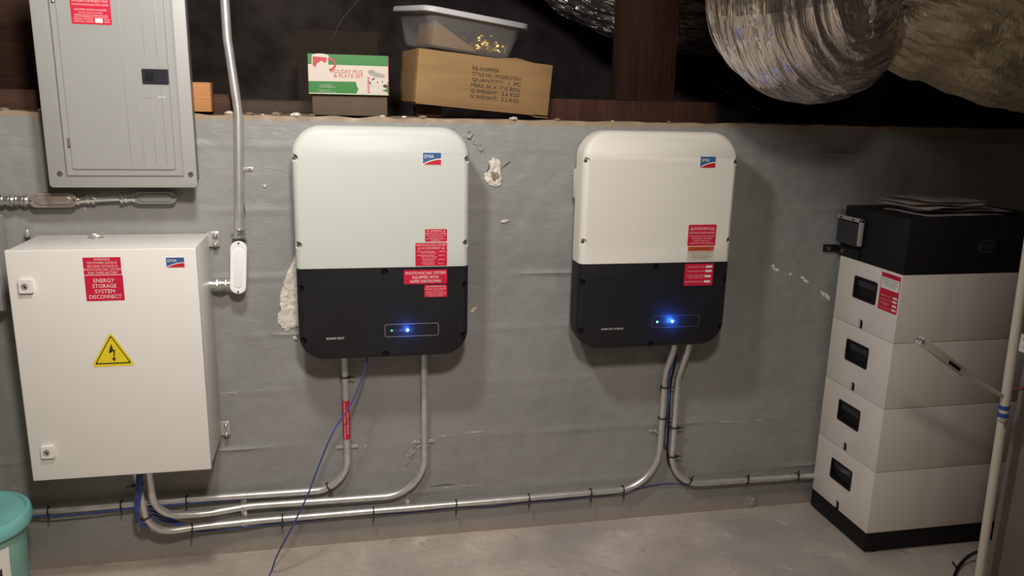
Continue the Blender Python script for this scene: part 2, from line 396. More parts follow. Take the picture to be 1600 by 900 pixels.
def screwhead(bm, frame, r=.005, t=.003):
    loft(bm, [[frame @ Vector((q*r*math.cos(2*PI*k/16), q*r*math.sin(2*PI*k/16), z)) for k in range(16)] for q, z in ((1, 0), (1, t*.5), (.75, t), (.35, t), (.3, t*.3))])
def mean(*v): return sum(v)/len(v)
def boolean(me_obj, cutters):
    for c in cutters:
        md = me_obj.modifiers.new('b', 'BOOLEAN'); md.operation = 'DIFFERENCE'; md.solver = 'EXACT'; md.object = c
    dg = bpy.context.evaluated_depsgraph_get(); me = bpy.data.meshes.new_from_object(me_obj.evaluated_get(dg))
    me_obj.modifiers.clear(); old = me_obj.data; me_obj.data = me
    for c in cutters: bpy.data.objects.remove(c)
    for p in me.polygons: p.use_smooth = True
    me.set_sharp_from_angle(angle=math.radians(28))

# ------------------------------------------------------------------ the setting
WT = 1.505                    # top of the concrete stem wall
LINES = [1.41, 1.205, .985, .79, .592, .388, .178]
def wall_mesh():
    b = B(); x0, x1, nx, nz = -1.9, 3.3, 470, 150
    g = []
    for j in range(nz+1):
        row = []
        for i in range(nx+1):
            x = x0+(x1-x0)*i/nx; z = WT*j/nz; y = 0
            y += .0035*noise.noise((x*1.7, z*2.2, .3)) + .0022*noise.noise((x*9, z*9, 4.)) + .0015*noise.noise((x*26, z*26, 2.)) + .0022*max(0, noise.noise((x*13, z*11, 7.))-.25)*2
            for k, L in enumerate(LINES):
                lz = L + .004*noise.noise((x*2, k*3.1, 0)) - .004*(x-.5)
                dz = abs(z-lz)
                if dz < .012: y -= .0058*(1-dz/.012)*max(0, .35+noise.noise((x*3.1, k*7.7, 1.))*1.5)
            if j == nz: z += .006*noise.noise((x*14, 0, 9)) ; y += .004*noise.noise((x*20, 3, 9))
            row.append(b.verts.new((x, y, z)))
        g.append(row)
    for j in range(nz):
        for i in range(nx): b.faces.new((g[j][i], g[j][i+1], g[j+1][i+1], g[j+1][i]))
    # top and back
    top = g[-1]; bk = []; bk2 = []
    for i, v in enumerate(top):
        bk.append(b.verts.new((v.co.x, .10, WT+.006*noise.noise((v.co.x*9, .5, 2))))); bk2.append(b.verts.new((v.co.x, .22, WT+.004*noise.noise((v.co.x*9, 1.5, 2)))))
    for i in range(nx): b.faces.new((top[i], top[i+1], bk[i+1], bk[i])); b.faces.new((bk[i], bk[i+1], bk2[i+1], bk2[i]))
    bmesh.ops.recalc_face_normals(b, faces=b.faces)
    return b
wallo = struct('wall_back', wall_mesh(), 'wall')
b = B(); box(b, (-1.9, -4.6, -.1), (3.3, .02, 0)); struct('floor', b, 'floor')
def plane_patch(pts, m, name, parent, y=-.004, thick=.004, rough=.004, seed=0, inner=.5):
    """irregular raised/bare patch on the wall from an outline of world (x,z) points"""
    b = B(); cx = mean(*[p[0] for p in pts]); cz = mean(*[p[1] for p in pts]); n = len(pts)
    out = []
    for i in range(n):
        a = Vector(pts[i]+(0,)); c = Vector(pts[(i+1) % n]+(0,))
        for k in range(5):
            q = a.lerp(c, k/5); j = rough*noise.noise((q.x*90, q.y*90, seed)); d = (q-Vector((cx, cz, 0))).normalized()
            out.append(q+d*j*1.5)
    rings = []
    for f, yy in ((1, .003), (.95, y), (.85, y-.001), (.7, y-.002), (.55, y-.002), (.4, y-.002), (.27, y-.002), (.15, y-.001)):
        rings.append([b.verts.new((cx+(q.x-cx)*f, yy+.0035*noise.noise(((cx+(q.x-cx)*f)*80, (cz+(q.y-cz)*f)*80, seed)), cz+(q.y-cz)*f)) for q in out])
    for r0, r1 in zip(rings, rings[1:]):
        for k in range(len(out)): b.faces.new((r0[k], r0[(k+1) % len(out)], r1[(k+1) % len(out)], r1[k]))
    b.faces.new(rings[-1]); bmesh.ops.recalc_face_normals(b, faces=b.faces)
    return obj(name, b, m, parent, smooth=0)
def px_patch(uv, *a, **k):
    return plane_patch([(atY(u, v, 0).x, atY(u, v, 0).z) for u, v in uv], *a, **k)
px_patch([(462, 396), (455, 412), (449, 425), (443, 436), (443, 448), (439, 452), (437, 463), (437, 476), (441, 488), (434, 490), (433, 507), (440, 510), (446, 520), (455, 514), (464, 510), (470, 514), (472, 500), (472, 470), (470, 430), (468, 400)], 'plaster', 'bare_plaster_patch', wallo, seed=1)
px_patch([(458, 526), (463, 524), (464, 530), (459, 531)], 'plaster', 'bare_plaster_patch', wallo, seed=2)
px_patch([(764, 252), (770, 247), (779, 249), (782, 256), (782, 266), (784, 278), (782, 290), (774, 293), (764, 290), (757, 282), (754, 270), (763, 268), (765, 260)], 'plaster', 'bare_plaster_patch', wallo, seed=3)
px_patch([(729, 204), (734, 200), (739, 209), (735, 218), (729, 216)], 'scuff', 'chipped_paint_patch', wallo, seed=4)
px_patch([(735, 485), (742, 479), (746, 480), (741, 487), (734, 489)], 'plaster', 'bare_plaster_patch', wallo, seed=5)
for pp in ([(1204, 415), (1209, 414), (1212, 420), (1218, 419), (1217, 424), (1208, 423)], [(1232, 426), (1238, 426), (1238, 431), (1233, 430)], [(1248, 431), (1254, 431), (1264, 440), (1263, 444), (1256, 440)],
           [(1280, 452), (1290, 458), (1299, 466), (1296, 471), (1285, 463)]):
    px_patch(pp, 'plaster', 'bare_plaster_patch', wallo, seed=len(pp), y=-.003)
px_patch([(1162, 784), (1172, 775), (1181, 781), (1178, 793), (1166, 796)], 'scuff', 'chipped_paint_patch', wallo, seed=8, rough=.012)
px_patch([(767, 268), (776, 266), (781, 276), (776, 284), (770, 283), (766, 276)], 'rawbrown', 'bare_concrete_core', wallo, seed=13, y=-.0065)
px_patch([(736, 214), (744, 218), (752, 228), (757, 238), (749, 236), (741, 226), (736, 220)], 'scuff', 'chipped_paint_patch', wallo, seed=14, y=.001, rough=.010)
px_patch([(655, 680), (667, 676), (664, 690), (640, 722), (632, 738), (630, 715), (645, 695)], 'scuff', 'chipped_paint_patch', wallo, seed=9, y=.001, rough=.010)
px_patch([(782, 345), (790, 342), (795, 344), (788, 349)], 'plaster', 'bare_plaster_patch', wallo, seed=10)
px_patch([(410, 290), (414, 288), (417, 291), (413, 294)], 'plaster', 'bare_plaster_patch', wallo, seed=11)
px_patch([(632, 782), (637, 779), (641, 784), (636, 789)], 'plaster', 'bare_plaster_patch', wallo, seed=12)
def ridge(u0, v0, u1, v1, h=.0022, d=.003):
    n = 26; b = B(); pa = []
    for i in range(n+1):
        f = i/n; P = atY(u0+(u1-u0)*f, v0+(v1-v0)*f, 0); pa.append((P.x, .0015, P.z+.004*noise.noise((P.x*6, v0, 0))))
    tube(b, pa, lambda t: h*(.55+.6*abs(noise.noise((t*9, v0*.1, 0))))*(.25+min(1, 8*t, 8*(1-t))), n=6)
    return obj('paint_ridge', b, 'ridge', wallo)
for q in ((905, 667, 945, 664), (680, 682, 760, 674), (345, 615, 420, 609), (335, 703, 420, 696), (1070, 662, 1230, 655), (690, 762, 760, 757), (0, 727, 40, 724), (342, 433, 360, 434)): ridge(*q)
def crack(pts, r=.0008):
    b = B(); tube(b, spline([tuple(atY(u, v, -.0005)) for u, v in pts], 6), lambda t: r*(.4+math.sin(PI*min(1, max(0, t)))), n=6); return obj('wall_crack', b, 'gap', wallo)
crack([(753, 269), (759, 269), (763, 264), (765, 256), (768, 249)]); crack([(783, 264), (789, 259), (795, 254), (798, 252)]); crack([(672, 761), (690, 758), (712, 757)], .0008)
# crawlspace behind and above the wall, room around
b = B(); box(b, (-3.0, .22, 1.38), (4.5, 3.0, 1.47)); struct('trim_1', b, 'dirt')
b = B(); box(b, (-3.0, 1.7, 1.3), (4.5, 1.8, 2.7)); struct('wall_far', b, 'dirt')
b = B(); box(b, (-2.0, -4.7, -.1), (-1.9, 3.1, 2.7)); struct('wall_left', b, 'room')
b = B(); box(b, (3.3, -4.7, -.1), (3.4, 3.1, 2.7)); struct('wall_right', b, 'room')
b = B(); box(b, (-2.0, -4.7, -.1), (3.4, -4.6, 2.7)); struct('wall_front', b, 'room')
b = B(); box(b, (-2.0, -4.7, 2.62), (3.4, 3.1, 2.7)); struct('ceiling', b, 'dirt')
b = B(); box(b, (-1.9, -.02, 2.26), (3.3, .10, 2.62)); struct('trim_2', b, 'joist')     # unseen rim beam added over the stem wall to limit light into the crawlspace

# timber on the ledge
def beam(name, a, c, m, label, cat, group=None, bev=.003):
    b = B(); box(b, a, c, bev); o = obj(name, b, m); tag(o, label, cat, group); return o
p = atY(1120, 160, .06)
beam('wood_sill', (atY(845, 160, .06).x, .055, WT-.002), (p.x, .20, p.z), 'post', 'reddish brown timber sill lying on wall top under the upright post', 'timber')
beam('wood_sill', (-1.55, .055, WT-.002), (atY(361, 150, .06).x, .19, atY(340, 147, .06).z), 'joist', 'weathered brown timber sill on wall top behind the gray breaker panel', 'timber')
pl = atY(966, 100, .12); pr = atY(1053, 100, .12)
beam('wood_post', (pl.x, .10, p.z), (pr.x, .19, 2.62), 'post', 'dark reddish brown upright timber post standing on the sill', 'post')
pb = atY(331, 175, -.004)
beam('wood_block', (pb.x-.22, -.004, pb.z), (pb.x, .05, atY(331, 129, -.004).z), 'fresh', 'fresh orange timber block end sticking out right of the gray breaker panel', 'timber')
# leaning old lumber in the left corner of the crawlspace
b = B(); box(b, (-1.45, .55, 1.47), (-1.02, .62, 2.4), .004, mtx=None); o = obj('wood_stud', b, 'joist'); tag(o, 'dark brown timber stud in crawlspace, left of the gray breaker panel', 'timber')

# ------------------------------------------------------------------ logo
def sma_logo(parent, x, z, yf, w, h, rim=True):
    f = FY(x, yf, z)
    b = B(); plate(b, f, w, h, .0008, .002 if rim else .001); L = obj('logo_badge', b, 'white' if rim else 'logoblue', parent, label='blue and red rectangular brand badge')
    k = .93 if rim else 1.0; W, H = w*k, h*k*.98
    n = 14; curve = [(-W/2+W*i/n, -H/2+H*(.02+.46*math.sin(PI/2*(i/n))**.85)) for i in range(n+1)]
    up = curve+[(W/2, H/2), (-W/2, H/2)]
    b = B(); poly(b, f, [(x_, y_+H*.05) if i <= n else (x_, y_) for i, (x_, y_) in enumerate(up)], .0003, .001); obj('blue_field', b, 'logoblue', L, 0)
    lo = [(x_, max(-H/2+.0001, y_-H*.05)) for x_, y_ in curve[1:]]+[(W/2, -H/2), (-W/2+W*.08, -H/2)]
    b = B(); poly(b, f, lo, .0003, .001); obj('red_field', b, 'logored', L, 0)
    if not rim:
        b = B(); cv = [(x_, y_+H*.05) for x_, y_ in curve]+[(x_, max(-H/2, y_-H*.05)) for x_, y_ in reversed(curve)]; poly(b, f, cv, .0002, .0009); obj('white_stripe', b, 'white', L, 0)
    b = B(); text_mesh(b, 'SMA', f, -W*.17, H*.20, H*.30, W*.54, z0=.0016, bold=.012); obj('lettering', b, 'white', L, 0)

# ------------------------------------------------------------------ inverters
DI = .18
def inverter(name, x0, z0, cream, label, texts):
    W, H = .535, .73; cx = x0+W/2; cz = z0+H/2; split = z0+.298
    T = thing(name, label, 'inverter', (cx, 0, z0))
    def lp(y, ins, w=W, h=H, rt=.088, rb=.082):
        return [(cx+x, y, cz+z) for x, z in rrect(w-2*ins, h-2*ins, rt-ins, rb-ins, 10)]
    def split_mesh(b, top):
        pl = (0, 0, split+.0008 if top else split-.0008)
        r = bmesh.ops.bisect_plane(b, geom=b.verts[:]+b.edges[:]+b.faces[:], plane_co=pl, plane_no=(0, 0, 1), clear_inner=top, clear_outer=not top)
        es = [g for g in r['geom_cut'] if isinstance(g, bmesh.types.BMEdge)]
        bmesh.ops.edgenet_fill(b, edges=es); bmesh.ops.recalc_face_normals(b, faces=b.faces)
    def cover():
        b = B(); loft(b, [lp(-.095, .006), lp(-.095, .0), lp(-DI+.022, .0), lp(-DI+.016, .001), lp(-DI+.008, .005), lp(-DI+.003, .0105), lp(-DI, .017)])
        cr = z0+.655
        bmesh.ops.bisect_plane(b, geom=b.verts[:]+b.edges[:]+b.faces[:], plane_co=(0, 0, cr), plane_no=(0, 0, 1))
        for v in b.verts:
            if v.co.z > cr+1e-4 and v.co.y < -DI+.025: v.co.y += (v.co.z-cr)*.16
        return b
    def housing():
        b = B(); loft(b, [lp(-.012, .03), lp(-.016, .022), lp(-.060, .018), lp(-.066, .008), lp(-.094, .008)]); return b
    b = housing(); split_mesh(b, True); obj('rear_housing', b, cream, T)
    b = housing(); split_mesh(b, False); obj('lower_rear_housing', b, 'black', T, label='black lower rear housing')
    # handle grips on the flanks of the housing
    for s in (-1, 1):
        b = B(); box(b, (cx+s*(W/2-.015)-.010, -.088, z0+.50), (cx+s*(W/2-.015)+.010, -.035, z0+.60), .008); obj('side_grip', b, cream, T)
    b = cover(); split_mesh(b, True); up = obj('upper_cover', b, cream, T, smooth=28)
    b = cover(); split_mesh(b, False); dn = obj('lower_cover', b, 'black', T, smooth=28, label='matt black lower cover')
    spots_u = [(.2675, .718), (.008, .635), (.527, .635), (.010, .372), (.525, .372)]
    spots_d = [(.2675, .284), (.012, .236), (.523, .236), (.014, .068), (.521, .068), (.2675, .014)]
    for ob, spots in ((up, spots_u), (dn, spots_d)):
        cs = []
        for sx, sz in spots:
            yb = -DI + (.010 if sz > .655 else 0)
            b = B(); cyl(b, (x0+sx, yb-.02, z0+sz), (x0+sx, yb+.014, z0+sz), .0115, 20)
            if sx > .2 and sx < .3 and sz > .5: box(b, (x0+sx-.0115, yb-.02, z0+sz), (x0+sx+.0115, yb+.014, z0+sz+.03))
            bmesh.ops.transform(b, matrix=wmat(T).inverted(), verts=b.verts)
            me = bpy.data.meshes.new('c'); b.to_mesh(me); b.free(); c = bpy.data.objects.new('c', me); COL.objects.link(c); c.parent = T; cs.append(c)
        bpy.context.view_layer.update()
        boolean(ob, cs)
        for sx, sz in spots:
            yb = -DI + (.010 if sz > .655 else 0)
            b = B(); screwhead(b, FY(x0+sx, yb+.0145, z0+sz), .0062, .005); obj('cover_screw', b, 'screw' if ob is up else 'blackp', ob)
    # display strip with status lights
    f = FY(x0+.352, -DI, z0+.093)
    b = B(); w_, h_ = .172, .042
    o = rrect(w_, h_, .007, n=5); i = rrect(w_-.0024, h_-.0024, .006, n=5)
    vo = [b.verts.new(f @ Vector((x, y, .0004))) for x, y in o]; vi = [b.verts.new(f @ Vector((x, y, .0004))) for x, y in i]
    for k in range(len(o)): b.faces.new((vo[k], vo[(k+1) % len(o)], vi[(k+1) % len(o)], vi[k]))
    ds = obj('display_outline', b, 'dim' if texts['store'] else 'boxgray', dn, 0)
    bl = x0+.352+(-.013 if texts['store'] else -.014); gr = x0+.352+(-.068 if texts['store'] else -.064)
    b = B(); sphere(b, (gr, -DI-.001, z0+.093), .0034, sy=.5); obj('green_status_light', b, 'ledgr' if texts['store'] else 'ledgr2', dn)
    b = B(); sphere(b, (bl, -DI-.001, z0+.093), .0042, sy=.5); obj('blue_status_light', b, 'ledg', dn)
    b = B()
    text_mesh(b, 'DC', f, -.052, 0, .007, z0=.0006); text_mesh(b, 'III', f, -.037, 0, .010, z0=.0006); text_mesh(b, '<3', f, -.029, 0, .007, z0=.0006); text_mesh(b, '>>', f, -.002, 0, .006, z0=.0006)
    obj('display_symbols', b, 'dim', dn, 0)
    l = lamp('status_light_glow', (bl, -DI-.016, z0+.093), .30 if texts['store'] else .12, (.03, .16, 1.0), .004); l.parent = dn; l.location = wmat(dn).inverted() @ l.location
    f = FY(x0+.112, -DI, z0+.074)
    b = B(); text_mesh(b, 'SUNNY BOY STORAGE' if texts['store'] else 'SUNNY BOY', f, texts['nx'], 0, texts['nh'], texts['nw'], z0=.0006, bold=.03); obj('model_lettering', b, 'white', dn, 0)
    return T, up, dn
I1, up1, dn1 = inverter('inverter', -.157, .753, 'inv', 'pale gray-green and black wall inverter above the red-taped conduit, left of the two', dict(store=False, nx=.0, nh=.0075, nw=.056))
I2, up2, dn2 = inverter('inverter', .745, .751, 'inv2', 'cream and black wall inverter with brighter green light, nearer the battery tower', dict(store=True, nx=.012, nh=.0065, nw=.078))
def px_rect(y, u0, v0, u1, v1, u2=None, u3=None):
    """frame, width and height on plane y from top-left / bottom-right corners (u2,u3 = bottom-left, top-right)"""
    um0 = u0 if u2 is None else (u0+u2)/2; um1 = u1 if u3 is None else (u1+u3)/2
    vm = (v0+v1)/2; um = (um0+um1)/2
    l = atY(um0, vm, y); r = atY(um1, vm, y); t = atY(um, v0, y); bt = atY(um, v1, y)
    return FY((l.x+r.x)/2, y, (t.z+bt.z)/2), r.x-l.x, t.z-bt.z
c = atY(675, 248, -DI); sma_logo(up1, c.x, c.z, -DI, .060, .040)
c = atY(1106, 253.5, -DI); sma_logo(up2, c.x, c.z, -DI, .053, .036, rim=False)
f, W_, H_ = px_rect(-DI, 664, 358, 698.5, 377.5)
sticker(up1, f, W_, H_, [('WARNING', .13, .15, .56), ('ELECTRIC SHOCK HAZARD', .33, .11, .92), ('THE DC CONDUCTORS OF THIS', .49, .08, .9), ('PHOTOVOLTAIC SYSTEM', .63, .08, .66), ('ARE UNGROUNDED AND MAY', .77, .08, .88), ('BE ENERGIZED', .90, .08, .45)], tris=((.13, .13, .17), (.87, .13, .17)), label='small red warning label, topmost of the four')
f, W_, H_ = px_rect(-DI, 649, 379.5, 698.5, 415.5)
sticker(up1, f, W_, H_, [('PHOTOVOLTAIC SYSTEM', .09, .085, .92), ('DC DISCONNECT', .22, .09, .60), ('RATED MAXIMUM POWER-', .365, .045, .56, .34), ('POINT CURRENT(Imp)', .43, .045, .50, .42), ('2x9.06 A', .37, .06, .22, .85), ('RATED MAXIMUM POWER-', .53, .045, .56, .34), ('POINT VOLTAGE(Vmp)', .60, .045, .50, .42), ('430 V', .54, .06, .20, .83),
    ('MAXIMUM SYSTEM', .69, .045, .42, .42), ('VOLTAGE(Voc)', .76, .045, .36, .40), ('600 V', .72, .06, .2, .83), ('MAXIMUM CIRCUIT', .85, .045, .42, .40), ('CURRENT(Isc)', .92, .045, .36, .42), ('12 A', .89, .06, .15, .80)], tris=((.12, .23, .11), (.88, .23, .11)), label='red disconnect rating label with two columns of figures')
f, W_, H_ = px_rect(-DI-.0004, 631, 421.5, 698.5, 443.5)
sticker(dn1, f, W_, H_, [('PHOTOVOLTAIC SYSTEM', .22, .21, .92), ('EQUIPPED WITH', .52, .21, .60), ('RAPID SHUTDOWN', .80, .21, .70)], fg='white', label='wide red label reading photovoltaic system equipped with rapid shutdown')
f, W_, H_ = px_rect(-DI, 663, 445, 698.5, 464)
sticker(dn1, f, W_, H_, [('WARNING', .13, .15, .56), ('ELECTRIC SHOCK HAZARD', .33, .10, .92), ('DO NOT TOUCH TERMINALS', .49, .07, .7), ('TERMINALS ON BOTH LINE AND', .63, .07, .92), ('LOAD SIDES MAY BE ENERGIZED', .77, .07, .88), ('IN THE OPEN POSITION', .90, .07, .60)], tris=((.13, .13, .17), (.87, .13, .17)), label='small red warning label, lowest of the four')
f, W_, H_ = px_rect(-DI, 1076, 351, 1117, 384, 1074, 1120)
sticker(up2, f, W_, H_, [('WARNING', .18, .15, .64), ('ELECTRIC SHOCK HAZARD', .38, .09, .90), ('IF A GROUND FAULT IS INDICATED,', .54, .06, .88), ('ALL NORMALLY GROUNDED', .65, .06, .74), ('CONDUCTORS MAY BE', .76, .06, .60), ('UNGROUNDED AND ENERGIZED', .87, .06, .86)], tris=((.12, .19, .15), (.88, .19, .15)), label='square red warning label on cream cover')
f, W_, H_ = px_rect(-DI, 1074.5, 385, 1114.5, 408, 1073, 1115.5)
L_ = sticker(up2, f, W_, H_, [('ELECTRICAL SHOCK HAZARD', .42, .07, .86), ('TERMINALS ON THE LINE AND', .58, .06, .70), ('LOAD SIDES MAY BE ENERGIZED', .70, .06, .78), ('IN THE OPEN POSITION', .82, .06, .56)], bg='boxwhite', fg='ink', label='white label with orange header')
b = B(); plate(b, f @ Matrix.Translation((0, H_*.345, 0)), W_*.98, H_*.30, .0003, .001, z0=.0006); obj('orange_header', b, 'orange', L_)
b = B(); text_mesh(b, 'WARNING', f, W_*.05, H_*.345, H_*.16, W_*.60, z0=.0012); warn_tri(b, f, -W_*.34, H_*.345, H_*.17, z0=.0012); obj('header_lettering', b, 'ink', L_, 0)
f, W_, H_ = px_rect(-DI, 1070.5, 412, 1113, 446, 1068, 1115)
sticker(dn2, f, W_, H_, [('NOMINAL BATTERY VOLTAGE', .14, .055, .58, .41), ('MAXIMUM BATTERY VOLTAGE', .34, .055, .60, .40), ('MAXIMUM AVAILABLE CURRENT', .53, .05, .62, .40), ('FROM THE BATTERY', .63, .05, .5, .42), ('DATE OF CALCULATION', .82, .055, .62, .36)], boxes=((.84, .14, .22, .10), (.83, .34, .22, .10), (.82, .58, .22, .10), (.81, .82, .22, .10)), label='red rating label with four white fields')

# ------------------------------------------------------------------ breaker panel, upper left
YP = -.12
T = thing('breaker_panel', 'gray breaker panel with embossed door and small black latch, top left', 'electrical panel', (-.615, 0, 1.29))
L0 = atY(78, 292, YP); R0 = atY(308.5, 292, YP); zb = atY(190, 293, YP).z; zt = zb+.72
xl, xr = L0.x, R0.x
b = B(); box(b, (xl+.025, YP+.006, zb+.02), (xr-.012, -.006, zt-.02), .002); obj('box_body', b, 'panel', T)
def rr_plate(b, x0, z0, x1, z1, ya, yb, r, ins=.0):
    cx, cz = (x0+x1)/2, (z0+z1)/2
    l0 = rrect(x1-x0, z1-z0, r, n=5); l1 = rrect(x1-x0-2*ins, z1-z0-2*ins, max(r-ins, .001), n=5)
    return loft(b, [[(cx+x, ya, cz+z) for x, z in l0], [(cx+x, yb, cz+z) for x, z in l1]])
b = B(); rr_plate(b, xl, zb, xr, zt, YP+.006, YP+.0005, .010, .0); rr_plate(b, xl+.0, zb+.0, xr, zt, YP+.0005, YP, .010, .0015)
cov = obj('cover', b, 'panel', T)
i0 = atY(103, 277, YP); i1 = atY(289, 274, YP)
b = B(); rr_plate(b, i0.x, i0.z, i1.x, zt-.05, YP+.001, YP-.006, .006, .007); obj('raised_frame', b, 'panel', T)
d0 = atY(113, 265, YP-.01); d1 = atY(275, 264, YP-.01)
b = B(); rr_plate(b, d0.x, d0.z, d1.x, zt-.08, YP-.0055, YP-.0105, .007, .002); door = obj('panel_door', b, 'panel', T)
b = B()
for u, v0, v1 in ((206, 0, 258), (226, 160, 258), (245, 160, 258), (261, 0, 258)):
    q = atY(u, v1-2, YP-.0105); zt_ = (zt-.13) if v0 == 0 else atY(u, v0, YP-.0105).z
    box(b, (q.x-.0012, YP-.012, q.z), (q.x+.0012, YP-.0100, zt_), .0008)
for u, v1 in ((226, 85), (245, 85)):
    q = atY(u, v1, YP-.0105); box(b, (q.x-.0012, YP-.012, q.z), (q.x+.0012, YP-.0100, zt-.13), .0008)
rr = obj('embossed_ribs', b, 'panel', door)
l0 = atY(221, 107, YP-.0115); l1 = atY(264.5, 131.5, YP-.0115)
b = B(); rr_plate(b, l0.x, l1.z, l1.x, l0.z, YP-.0100, YP-.0165, .002, .001); lt = obj('latch', b, 'smoke', door, label='black door latch')
b = B(); q0 = atY(226, 111, YP-.0165); q1 = atY(240, 126, YP-.0165); box(b, (q0.x, YP-.0185, q1.z), (q1.x, YP-.0160, q0.z), .001); obj('latch_slide', b, 'gap', lt)
for u in (230, 252):
    q = atY(u, 152, YP-.0105); b = B(); box(b, (q.x-.010, YP-.0115, q.z-.0014), (q.x+.010, YP-.0100, q.z+.0014)); obj('engraved_mark', b, 'inv' if u > 240 else 'panel', door)
for u, v in ((83, -4), (109, 222)):
    q = atY(u, v, YP-.006); b = B(); cyl(b, (q.x, YP-.010, q.z-.012), (q.x, YP-.010, q.z+(.012 if v > 0 else .03)), .0042, 12); obj('hinge', b, 'zinc', T)
for u, v in ((94, 271), (298, 272)):
    q = atY(u, v, YP); b = B(); screwhead(b, FY(q.x, YP, q.z), .0075, .005); obj('cover_screw', b, 'screw', T)
f, W_, H_ = px_rect(YP-.0105, 106.5, -34, 172.5, 38, 111, 171)
sticker(door, f, W_, H_, [('WARNING', .07, .07, .5), ('PHOTOVOLTAIC', .30, .05, .5), ('SYSTEM EQUIPPED WITH', .40, .05, .8), ('INTERCONNECTED', .49, .05, .9), ('MULTIPLE SOURCE ELECTRIC SYSTEM', .57, .045, .9), ('ELECTRIC SHOCK HAZARD', .68, .045, .80), ('DO NOT TOUCH TERMINALS', .745, .03, .6), ('TERMINALS ON BOTH THE LINE AND LOAD', .795, .03, .84), ('SIDES MAY BE ENERGIZED IN THE OPEN POSITION', .835, .03, .84), ('NOMINAL VOLTAGE', .885, .035, .48, .30), ('OPERATING CURRENT', .94, .035, .5, .30), ('VOLTS', .885, .035, .16, .88), ('AMPS', .94, .035, .14, .88)],
        boxes=((.68, .912, .19, .10),), label='red shock hazard label')
# foreign box at the left image border
q = atY(6, 340, -.09); q2 = atY(8, 488, -.09)
T = thing('junction_box', 'light gray utility box half cut off at left edge beside the cabinet', 'utility box', (q2.x-.12, 0, q2.z))
b = B(); box(b, (q2.x-.24, -.084, q2.z), (q2.x-.001, -.004, q.z), .008, 3); obj('box_body', b, 'panel', T)
b = B(); box(b, (q2.x-.24, -.094, q2.z+.004), (q2.x-.002, -.083, q.z-.004), .004, 3); obj('box_cover', b, 'panel', T)

# ------------------------------------------------------------------ energy storage disconnect cabinet
X0, X1, Z0, Z1, YC = -.923, -.426, .447, 1.139, -.263
T = thing('disconnect_cabinet', 'large cream steel cabinet with yellow high voltage triangle', 'electrical cabinet', ((X0+X1)/2, 0, Z0))
b = B(); box(b, (X0+.003, YC+.024, Z0+.003), (X1-.003, -.012, Z1-.002), .004); obj('cabinet_body', b, 'cab', T)
b = B(); box(b, (X0+.008, YC+.018, Z0+.008), (X1-.008, YC+.026, Z1-.008)); obj('door_gasket', b, 'gap', T)
b = B(); box(b, (X0, YC, Z0), (X1, YC+.019, Z1-.001), .004, 3); door = obj('cabinet_door', b, 'cab', T)
for (u0, v0, u1, v1) in ((28, 437, 50, 459), (63, 698, 84, 717)):
    f, W_, H_ = px_rect(YC-.012, u0, v0, u1, v1)
    b = B(); l = rrect(W_, H_, .003, n=3); loft(b, [[f @ Vector((x*k, y*k, z)) for x, y in l] for k, z in ((1.0, -.013), (1.0, -.002), (.94, 0))]); lk = obj('door_lock', b, 'white', door, label='square white door lock')
    b = B(); cyl(b, f @ Vector((-.001, .001, -.002)), f @ Vector((-.001, .001, .002)), .0090, 20); o_ = obj('lock_insert', b, 'graypl', lk)
    b = B(); box(b, (-.0016, -.005, .0018), (.0016, .005, .0032), 0, mtx=f @ Matrix.Rotation(.6, 4, 'Z')); bmesh.ops.scale  # slot bar
    obj('lock_slot', b, 'gap', lk)
f, W_, H_ = px_rect(YC, 129, 402, 188, 429, 131, 190.5)
sticker(door, f @ Matrix.Rotation(0, 4, 'Z'), W_, H_, [('WARNING', .11, .15, .42), ('TRI POWER SOURCE', .31, .14, .80), ('SECOND SOURCE IS', .51, .14, .80), ('PHOTOVOLTAIC SYSTEM', .70, .14, .97), ('AND THIRD BATTERY', .89, .14, .80)], r=.001, label='red label reading tri power source')
f, W_, H_ = px_rect(YC, 132, 430, 192, 470, 135, 195)
sticker(door, f, W_, H_, [('ENERGY', .20, .155, .54), ('STORAGE', .41, .155, .62), ('SYSTEM', .62, .155, .52), ('DISCONNECT', .83, .155, .84)], r=.001, fg='white', label='red label reading energy storage system disconnect')
c = atY(274, 410, YC); sma_logo(door, c.x, c.z, YC, .052, .031)
q = atY(175.5, 550, YC); f = FY(q.x, YC, q.z)
def tri_pts(s, rnd=.12, n=4):
    V = [Vector((0, .60*s)), Vector((-.58*s, -.42*s)), Vector((.58*s, -.42*s))]; out = []
    for i in range(3):
        p0, p1, p2 = V[i-1], V[i], V[(i+1) % 3]; a = p1+(p0-p1)*rnd; c_ = p1+(p2-p1)*rnd
        for k in range(n+1): t = k/n; out.append(tuple((1-t)**2*a+2*t*(1-t)*p1+t*t*c_))
    return out
S_ = .096
b = B(); poly(b, f, tri_pts(S_*1.13, .14), .0004); tr = obj('high_voltage_sign', b, mat('pale_sign_rim', (.80, .72, .58), .5), door, 0, label='yellow triangular high voltage sign')
b = B(); poly(b, f, tri_pts(S_*1.06), .0003, .0005); obj('yellow_field', b, 'yellow', tr, 0)
b = B(); o = tri_pts(S_*.88, .06); i = tri_pts(S_*.79, .06)
vo = [b.verts.new(f @ Vector((x, y, .0012))) for x, y in o]; vi = [b.verts.new(f @ Vector((x, y, .0012))) for x, y in i]
for k in range(len(o)): b.faces.new((vo[k], vo[(k+1) % len(o)], vi[(k+1) % len(o)], vi[k]))
obj('black_border', b, 'ink', tr, 0)
b = B(); s = S_
